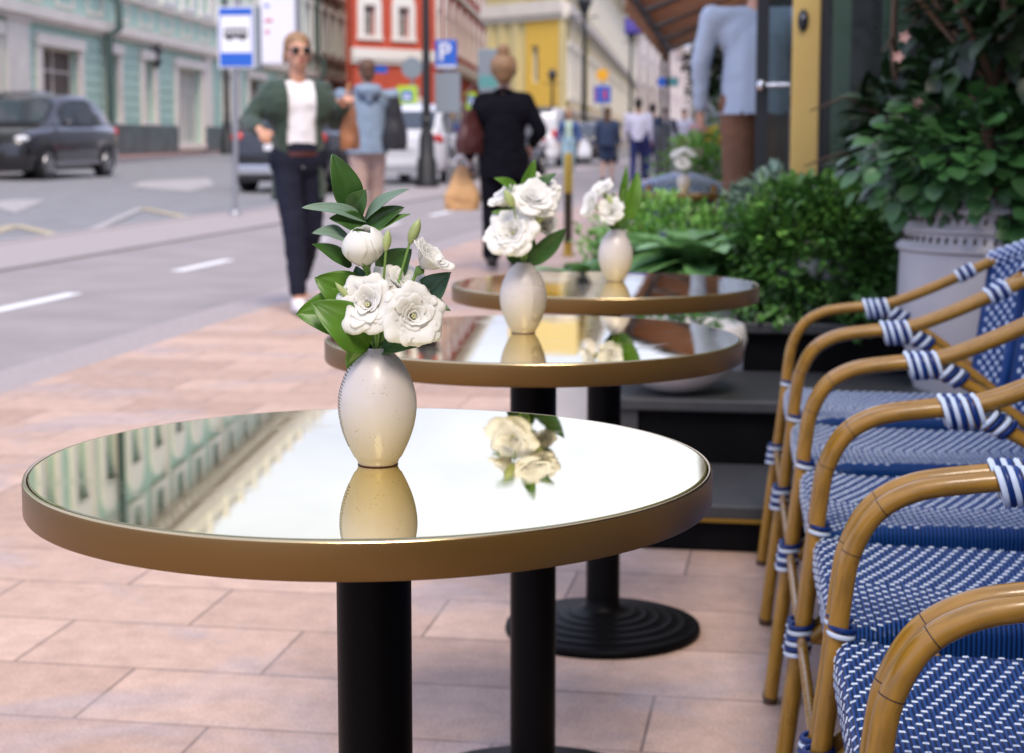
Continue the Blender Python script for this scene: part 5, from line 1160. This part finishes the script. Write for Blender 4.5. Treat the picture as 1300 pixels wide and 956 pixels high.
def arrangement(V, label, flowers, leaves, buds, px0, d0, stems):
    vp = Vector(V.location)
    t = thing('bouquet', label, 'flowers', (0, 0, 0), 0, 'white flower bouquets in vases'); t.location = vp + Z * .10
    neck = vp + Z * .104
    def P(px, py, off=0.0):
        q = D(px, py, d0 + off); return q - t.location
    nk = neck - t.location
    for (px, py, rpx, ax, op, cl, off, seed, wh) in flowers:
        size = 1.1 * rpx / FPX * d0; axv = camR * ax[0] + Z * ax[1] - camF * ax[2]
        c = P(px, py, off); bloom(t, c, axv, size, op, seed, wh, closed=cl)
        b = MB(); st = c - axv.normalized() * size * .6; b.tube(smooth_path([nk - Z * .05 + (c - nk) * .02, nk + Vector((0, 0, 0)) + (c - nk) * .05, nk + (st - nk) * .55 - Z * .004 , st], 5), .0016, 7); b.obj('stem', 'stem', t, True)
    for (a, c, wpx, m, off0, off1, tw) in leaves:
        big_leaf(t, P(*a, off0), P(*c, off1), 1.12 * wpx / FPX * d0, m, face=(-camF + Z * tw[1] + camR * tw[0]), curl=tw[2] if len(tw) > 2 else .1, seed=a[0])
    for (a, c, rpx, off) in buds:
        bud(t, P(*a, off), P(*c, off), rpx / FPX * d0); b = MB(); b.tube(smooth_path([nk, nk + (P(*a, off) - nk) * .6 + camF * .004, P(*a, off)], 5), .0012, 6); b.obj('stem', 'stem', t, True)
    for path in stems:
        b = MB(); b.tube(smooth_path([nk - Z * .03] + [P(*q) for q in path], 5), .0017, 7); b.obj('stem', 'stem', t, True)
    return t
d1 = (Vector((-V1p.x * math.sin(TH) + V1p.y * math.cos(TH), 0, 0))).x
LD, LB, LS, LU = 'leaf_dark', 'leaf_bright', 'leaf_silver', 'leaf_blue'
arrangement(V1, 'bouquet of five white ruffled blooms with glossy leaves in the nearest vase',
    [(463, 322, 36, (-.10, 1, .22), 1.0, True, -.008, 3, 6), (540, 335, 31, (.62, .70, .25), .62, False, .004, 5, 5), (468, 388, 36, (-.25, .38, .9), .92, False, -.022, 7, 6), (524, 402, 37, (.30, .20, .9), .95, False, -.024, 8, 6), (512, 366, 36, (.35, .75, .45), .95, False, .012, 10, 6)],
    [((449, 271), (421, 195), 38, LD, .02, .01, (.4, .1, .10)), ((447, 272), (465, 241), 31, LD, .016, .0, (-.3, .0, .1)), ((463, 281), (519, 240), 19, LS, .012, -.01, (-.3, .9, .12)),
     ((468, 283), (383, 264), 22, LS, .012, -.02, (.1, 1.1, .1)), ((466, 288), (418, 277), 26, LD, .008, -.01, (.1, .5, .1)), ((447, 308), (396, 296), 25, LS, .010, -.02, (.1, 1.0, .12)), ((446, 338), (396, 310), 22, LD, .012, -.02, (.1, .6, .08)),
     ((464, 292), (513, 263), 27, LD, .010, .0, (-.1, .5, .1)), ((462, 302), (521, 272), 16, LB, .006, .0, (-.1, .9, .1)), ((482, 352), (522, 316), 42, LD, .03, .02, (.1, .2, .1)),
     ((454, 386), (400, 352), 54, LB, .01, -.01, (.3, .3, .12)), ((454, 400), (376, 398), 58, LB, .006, -.015, (.2, .3, .10)), ((468, 442), (395, 384), 58, LB, -.012, -.03, (.1, .6, .16)), ((470, 446), (440, 466), 40, LB, -.008, -.004, (.5, .1, .1)),
     ((476, 448), (468, 402), 40, LU, .006, .01, (.2, .0, .05)), ((480, 446), (531, 441), 26, LD, .0, -.02, (-.2, .8, .15)), ((530, 394), (573, 346), 40, LU, .02, .01, (-.5, .2, .12)), ((530, 380), (572, 395), 20, LD, .016, .0, (-.2, .8, .1)),
     ((462, 372), (452, 338), 24, LU, .012, .012, (.2, .1, .1)), ((490, 396), (505, 340), 26, LD, .03, .03, (.1, .1, .1)), ((486, 440), (508, 424), 22, LB, .01, .0, (-.2, .4, .1))],
    [((520, 309), (533, 277), 7, .006), ((490, 318), (493, 291), 5.5, -.03), ((448, 384), (425, 358), 4.5, -.02)],
    480, d1, [[(470, 360, .01), (462, 300, .012), (450, 262, .02)], [(474, 400, 0), (445, 370, .01)], [(490, 400, .012), (530, 388, .018)]])
d2 = -V2p.x * math.sin(TH) + V2p.y * math.cos(TH)
arrangement(V2, 'bouquet of white blooms in the vase on the second table',
    [(652, 297, 31, (-.35, .5, .85), .95, False, -.03, 21, 5), (676, 258, 30, (.2, .75, .6), .95, False, -.01, 22, 4), (645, 257, 22, (-.6, .7, .3), .6, False, .0, 23, 4), (690, 242, 22, (.4, .8, .4), .8, False, .03, 24, 4), (684, 286, 20, (.6, .3, .5), .6, False, .02, 25, 4)],
    [((662, 246), (679, 202), 16, LB, .02, .02, (.4, .2, .1)), ((660, 245), (627, 226), 15, LB, .01, -.01, (.1, .7, .1)), ((676, 244), (706, 220), 15, LD, .03, .03, (-.1, .6, .1)), ((668, 336), (718, 290), 26, LD, .0, -.02, (-.4, .3, -.12)), ((660, 275), (623, 270), 13, LB, .0, -.02, (.1, .7, .1)), ((655, 335), (648, 308), 20, LD, .01, .01, (.2, 0, .1)), ((668, 332), (676, 300), 18, LB, .02, .02, (.2, 0, .1)), ((690, 268), (706, 260), 12, LD, .02, .02, (.1, .3, .1)), ((664, 330), (662, 296), 18, LD, .03, .03, (.2, 0, .1))],
    [((652, 262), (640, 240), 6, -.05), ((680, 285), (690, 265), 6, -.03)], 662, d2, [[(664, 300, .01), (668, 250, .02)]])
d3 = -V3p.x * math.sin(TH) + V3p.y * math.cos(TH)
arrangement(V3, 'smaller bouquet of white blooms leaning left in the vase on the third table',
    [(754, 262, 17, (-.8, .3, .4), .7, False, -.02, 31, 4), (766, 244, 16, (-.4, .8, .4), .7, False, .0, 32, 4), (777, 270, 16, (-.2, .3, .7), .8, False, -.03, 33, 4)],
    [((793, 285), (810, 218), 22, LB, .0, .02, (.3, .2, .1)), ((788, 290), (777, 244), 12, LB, .0, .0, (.3, .2, .1)), ((786, 292), (802, 250), 14, LD, .02, .02, (.3, .2, .1)), ((786, 260), (795, 210), 10, LB, .03, .03, (.3, .2, .1)), ((782, 292), (768, 280), 10, LD, .0, -.01, (.1, .5, .1)), ((784, 292), (790, 268), 14, LD, .0, .0, (.2, .1, .1)), ((786, 292), (806, 278), 11, LD, .0, .0, (.1, .6, .1))],
    [((778, 262), (771, 246), 4, -.03)], 780, d3, [[(786, 270, .0), (792, 240, .0)]])
d4 = -V4p.x * math.sin(TH) + V4p.y * math.cos(TH)
arrangement(V4, 'few white blooms in the small vase beyond the planters', [(861, 196, 9, (-.4, .8, .3), .9, False, 0, 41, 4), (874, 195, 9, (.4, .7, .3), .9, False, 0, 42, 4), (867, 208, 9, (0, .5, .8), .9, False, -.02, 43, 4)],
    [((868, 214), (856, 208), 5, LB, 0, 0, (.1, .4, .1)), ((868, 214), (880, 206), 5, LB, 0, 0, (.1, .4, .1))], [], 868, d4, [])

# ================================================================== CHAIRS
def make_chair(label, loc):
    """local +x runs from the front of the seat to the back, y across"""
    t = thing('bistro_chair', label, 'chair', loc, 0, 'blue and white woven bistro chairs in a row')
    r = .0128; hy_ = .2470
    arm = {}
    for s_ in (1, -1):
        y = s_ * hy_
        path = smooth_path([(-.062, y, .0), (-.040, y, .20), (-.016, y, .40), (-.006, y, .50), (.004, y, .556), (.032, y, .606), (.080, y, .634), (.150, y, .646), (.225, y, .655), (.30, y * .995, .682), (.40, y * .965, .728), (.455, y * .91, .757), (.515, y * .70, .790), (.562, y * .36, .818), (.580, 0, .828)], 6)
        arm[s_] = path
        b = MB(); b.tube(path, r, 16)
        o = b.obj('arm', 'cane', t, True)
        # dark joint lines and end cap
        for q in (24, 31):
            b = MB(); p0, p1 = path[q], path[q + 1]; dd = (p1 - p0).normalized(); b.tube([p0 - dd * .0006, p0 + dd * .0006], r + .0003, 16); b.obj('joint_line', 'cane_joint', o)
        b = MB(); b.tube([Vector((-.0625, y, .0)), Vector((-.0607, y, .012))], r + .001, 14); b.obj('foot_cap', 'cane_joint', o)
        b = MB(); b.tube(smooth_path([(.565, y * .88, 0), (.520, y * .86, .2), (.478, y * .86, .42), (.490, y * .86, .60), (.530, y * .75, .78)], 6), r * .95, 12); b.obj('rear_leg', 'cane', t, True)
        b = MB(); b.tube(smooth_path([(.188, y * .985, .632), (.235, y * .98, .628), (.30, y * .975, .600), (.40, y * .93, .53), (.48, y * .88, .455)], 6), r * .78, 12); b.obj('arm_brace', 'cane', t, True)
        b = MB(); b.tube(smooth_path([(-.030, y * .99, .285), (.0, y * .98, .30), (.05, y * .975, .36), (.12, y * .97, .415)], 6), r * .8, 10); b.tube(smooth_path([(.51, y * .86, .27), (.48, y * .88, .31), (.43, y * .9, .37), (.36, y * .92, .415)], 6), r * .8, 10)
        b.tube([(-.03, y, .285), (.51, y * .87, .27)], r * .62, 10); b.obj('side_stretcher', 'cane', t, True)
        # wraps: alternating white and blue strap coils
        def coils(pts, rad, n, tilt, name, ry=1.0, w_=.0038):
            b = MB(); pts = [Vector(p) for p in pts]
            for i in range(n):
                f = i / max(1, n - 1) * (len(pts) - 1); k = min(int(f), len(pts) - 2); c = pts[k].lerp(pts[k + 1], f - k); ax = (pts[k + 1] - pts[k]).normalized()
                sd = Vector((0, 1, 0)); up_ = ax.cross(sd).normalized(); ring = []
                for j in range(21):
                    a = 2 * math.pi * j / 20; ring.append(c + sd * math.cos(a) * (rad + .002) + (up_ * ry + ax * tilt) * math.sin(a) * (rad + .002))
                b.tube(ring, w_, 6, mi=i % 2, cap=False)
            return b.obj(name, ['strap_white', 'strap_blue'], t, True)
        q = [path[i] for i in (45, 47, 49, 51)]
        coils([(.178, y, .6425), (.200, y, .6430), (.228, y, .6445)], r + .0036, 7, -.34, 'arm_wrap', 1.2, .0041)
        coils([(.240, y * .99, .634), (.268, y * .98, .620)], r * .95, 4, .35, 'brace_wrap', 1.1, .0041)
        coils([(.392, y * .968, .724), (.424, y * .945, .742)], r, 5, 0, 'back_wrap', 1.0, .0040)
        coils([(-.036, y, .262), (-.030, y, .305)], r + .003, 6, -.2, 'leg_wrap')
        coils([(-.0065, y, .454), (-.005, y, .462)], r, 2, 0, 'seat_collar', w_=.0036)
    b = MB(); b.tube([(-.03, -.243, .285), (-.03, .243, .285)], r * .62, 10); b.obj('cross_stretcher', 'cane', t, True)
    b = MB(); b.tube([(.51, -.21, .27), (.51, .21, .27)], r * .62, 10); b.obj('cross_stretcher', 'cane', t, True)
    # seat: woven surface rolling over the front and the sides
    Lx, hy = .475, .247; rad = .016; Zs = .448; drop = .050
    def roll(a):           # a = distance past the edge
        if a <= 0: return 0.0, 0.0
        th_ = min(a / rad, math.pi / 2); o_ = rad * math.sin(th_); dn = rad * (1 - math.cos(th_)) + max(0, a - rad * math.pi / 2); return o_, dn
    def seatpt(u, v, lift=0.0):   # u: depth, v: across (developed lengths)
        uu_ = max(0.0, min(1.0, (u - .012) / .085)); hyv = hy - .052 * uu_ * uu_ * (3 - 2 * uu_) - .035 * max(0, u / Lx) ** 2
        eu = 0.0 - u; ev = abs(v) - hyv; ou, du = roll(eu) ; ov, dv = roll(ev); back = roll(u - Lx)
        x = max(0.0, min(u, Lx)) - ou + back[0]; y = math.copysign(min(abs(v), hyv) + ov, v); z = Zs - du - dv - back[1]
        dish = -.010 * math.sin(math.pi * max(0, min(1, u / Lx))) * math.cos(math.pi / 2 * max(-1, min(1, v / hyv))) + .0
        # front corners are rounded in plan
        cr = .05; cx_, cy_ = cr - .0, hyv - cr
        if x < cr and abs(y) > cy_:
            dx_, dy_ = cr - x, abs(y) - cy_; l = math.hypot(dx_, dy_); mx_ = max(dx_, dy_)
            if l > 1e-6: f = mx_ / l; f = f * .55 + .45; x = cr - dx_ * f; y = math.copysign(cy_ + dy_ * f, y)
        e_ = math.pi / 2 * max(min(max(eu, 0) / rad / (math.pi / 2), 1), 0)
        nx = -math.sin(min(max(eu, 0) / rad, math.pi / 2)); ny = math.copysign(math.sin(min(max(ev, 0) / rad, math.pi / 2)), v); nz_ = math.cos(min(max(eu, 0) / rad, math.pi / 2)) * math.cos(min(max(ev, 0) / rad, math.pi / 2)); nn = Vector((nx, ny, max(nz_, 0))).normalized() if (nx or ny or nz_) else Vector((0, 0, 1))
        return Vector((x, y, z + dish)) + nn * lift
    ext = rad * math.pi / 2 + drop - rad
    b = MB(); nu, nv = 56, 60
    for i in range(nu + 1):
        for j in range(nv + 1):
            u = -ext + (Lx + 2 * ext) * i / nu; v = -(hy + ext) + 2 * (hy + ext) * j / nv; b.uv[len(b.v)] = (u * 1.12, v * 1.12); b.v.append(tuple(seatpt(u, v)))
    for i in range(nu):
        for j in range(nv): b.f.append([i * (nv + 1) + j, i * (nv + 1) + j + 1, (i + 1) * (nv + 1) + j + 1, (i + 1) * (nv + 1) + j]); b.m.append(0)
    b.f = [q[::-1] for q in b.f]
    seat = b.obj('seat', 'weave', t, True)
    def dash(b, f0, u, v, lu, lv, h, rg):
        c = [f0(u - lu, v - lv, .0002), f0(u + lu, v - lv, .0002), f0(u + lu, v + lv, .0002), f0(u - lu, v + lv, .0002), f0(u - lu * .8, v - lv * .55, h), f0(u + lu * .8, v - lv * .55, h), f0(u + lu * .8, v + lv * .55, h), f0(u - lu * .8, v + lv * .55, h)]
        b.add(c, [(4, 5, 6, 7), (0, 1, 5, 4), (1, 2, 6, 5), (2, 3, 7, 6), (3, 0, 4, 7)])
    b = MB(); rg = random.Random(2); pu, pv = .0205, .0145; row = 0; v = -(hy + .010)
    while v < hy + .012:
        sh_ = row * (.0068 if v > -.02 else .01025); u = -ext + .004 + (sh_ % pu)
        while u < Lx:
            uu_ = max(0.0, min(1.0, (u - .012) / .085)); hl = hy + .008 - .052 * uu_ * uu_ * (3 - 2 * uu_) - .035 * max(0, u / Lx) ** 2
            if abs(v) > hl: u += pu; continue
            dash(b, seatpt, u + rg.uniform(-.0006, .0006), v + rg.uniform(-.0005, .0005), .0037, .0020, .0014, rg); u += pu
        row += 1; v += pv
    v = -(hy + .010); row = 0
    b.obj('white_strands', 'strap_white', seat, False)
    # underside board keeps light out
    b = MB(); b.box((.03, -.165, .412), (.45, .165, .418)); b.obj('seat_board', 'under_blue', t)
    # back: woven curved panel between the seat and the top rail
    def backpt(u, v, lift=0.0):     # u height 0..1 , v -1..1
        hw = .178 + .052 * max(u, 0) ** .6; y = v * hw; cv = math.cos(v * 1.25)
        xb = .415 + .045 * u + .112 * (cv - .315) / .685
        z = .455 + u * (.300 + .070 * math.cos(v * 1.45)) 
        n_ = Vector((-math.cos(v * .75), -math.sin(v * .75) * -1 if False else -math.sin(-v * .75), .12)).normalized()
        n_ = Vector((-1, v * -.5 * -1 * -1, .15)).normalized()
        return Vector((xb, y, z)) + n_ * lift
    for nm, off, side in (('backrest', 0, 1),):
        b = MB(); nu, nv = 26, 34
        for i in range(nu + 1):
            for j in range(nv + 1): u = i / nu; v = -1 + 2 * j / nv; b.uv[len(b.v)] = (v * .24, u * .4); b.v.append(tuple(backpt(u, v, 0)))
        for i in range(nu):
            for j in range(nv): b.f.append([i * (nv + 1) + j, (i + 1) * (nv + 1) + j, (i + 1) * (nv + 1) + j + 1, i * (nv + 1) + j + 1]); b.m.append(0)
        bk = b.obj(nm, 'weave', t, True); md = bk.modifiers.new('s', 'SOLIDIFY'); md.thickness = .022; md.offset = -1
    # sanity: dashes both faces and rolled top
    b = MB(); row = 0; n_r = 25
    for i in range(n_r):
        u = .02 + .96 * i / (n_r - 1); n_c = 20
        for j in range(n_c):
            v = -.97 + 1.94 * (j + .5 * (i % 2)) / n_c
            for sd_ in (1, -1):
                c = backpt(u, v); e1 = (backpt(u, v + .02) - c).normalized(); e2 = (backpt(min(1, u + .02), v) - backpt(u - .0, v)); e2 = e2.normalized() if e2.length > 0 else Vector((0, 0, 1)); nrm = e1.cross(e2).normalized()
                if nrm.x > 0: nrm = -nrm
                base = c + nrm * (.0 if sd_ > 0 else -.0225)
                nn = nrm * sd_; lu, lv = .0040, .0052
                q = [base - e1 * lu - e2 * lv, base + e1 * lu - e2 * lv, base + e1 * lu + e2 * lv, base - e1 * lu + e2 * lv]; q2 = [base - e1 * lu * .6 - e2 * lv * .6 + nn * .003, base + e1 * lu * .6 - e2 * lv * .6 + nn * .003, base + e1 * lu * .6 + e2 * lv * .6 + nn * .003, base - e1 * lu * .6 + e2 * lv * .6 + nn * .003]
                b.add(q + q2, [(4, 5, 6, 7), (0, 1, 5, 4), (1, 2, 6, 5), (2, 3, 7, 6), (3, 0, 4, 7)])
    b.obj('white_strands', 'strap_white', bk, False)
    # woven sleeve over the top rail with white dots
    top = [backpt(1, -1 + 2 * k / 24) + Vector((.012, 0, .002)) for k in range(25)]
    b = MB(); b.tube(top, .0215, 14); sl = b.obj('top_rail', 'strap_blue', t, True)
    b = MB()
    for i in range(24 * 2 + 1):
        f = i / 2; k = min(int(f), 23); c = top[k].lerp(top[k + 1], f - k); ax = (top[k + 1] - top[k]).normalized(); s1 = ax.cross(Z).normalized(); s2 = s1.cross(ax)
        for j in range(7):
            a = 2 * math.pi * (j + .5 * (i % 2)) / 7; nn = s1 * math.cos(a) + s2 * math.sin(a); tt_ = ax.cross(nn); p0 = c + nn * .0205
            lu, lv = .0046, .0046; q = [p0 - ax * lu - tt_ * lv, p0 + ax * lu - tt_ * lv, p0 + ax * lu + tt_ * lv, p0 - ax * lu + tt_ * lv]; q2 = [p_ * .45 + (p0) * .55 + nn * .0034 for p_ in q]
            b.add(q + q2, [(4, 5, 6, 7), (0, 1, 5, 4), (1, 2, 6, 5), (2, 3, 7, 6), (3, 0, 4, 7)])
    b.obj('white_dots', 'strap_white', sl, False)
    return t
CX0 = .052
ch_labels = ['farthest woven bistro chair in the row beside the tables', 'second woven chair from the far end of the row', 'middle woven chair of the row with blue and white seat', 'woven chair just beyond the two nearest ones in the row',
             'woven chair next to the nearest one, its whole seat pattern visible', 'nearest woven chair at the lower right edge of the picture']
ys_ = [3.905, 3.385, 2.864, 2.338, 1.796, 1.262]
xs_ = [.083 - .034 * (y_ - 1.8) for y_ in ys_]
ch0 = make_chair(ch_labels[0], (xs_[0], ys_[0], 0))
rz_ = [R(1.9)] * 6; ch0.rotation_euler.z = R(1.9)
for k in range(1, 6): dup(ch0, (xs_[k], ys_[k], 0), rz_[k], ch_labels[k])
# chair backs glimpsed at the far tables
q = D(925, 238, 10.2); dup(ch0, (q.x - .35, q.y + .1, -.0), R(-80), 'woven bistro chair pushed in at the table beyond the planters')
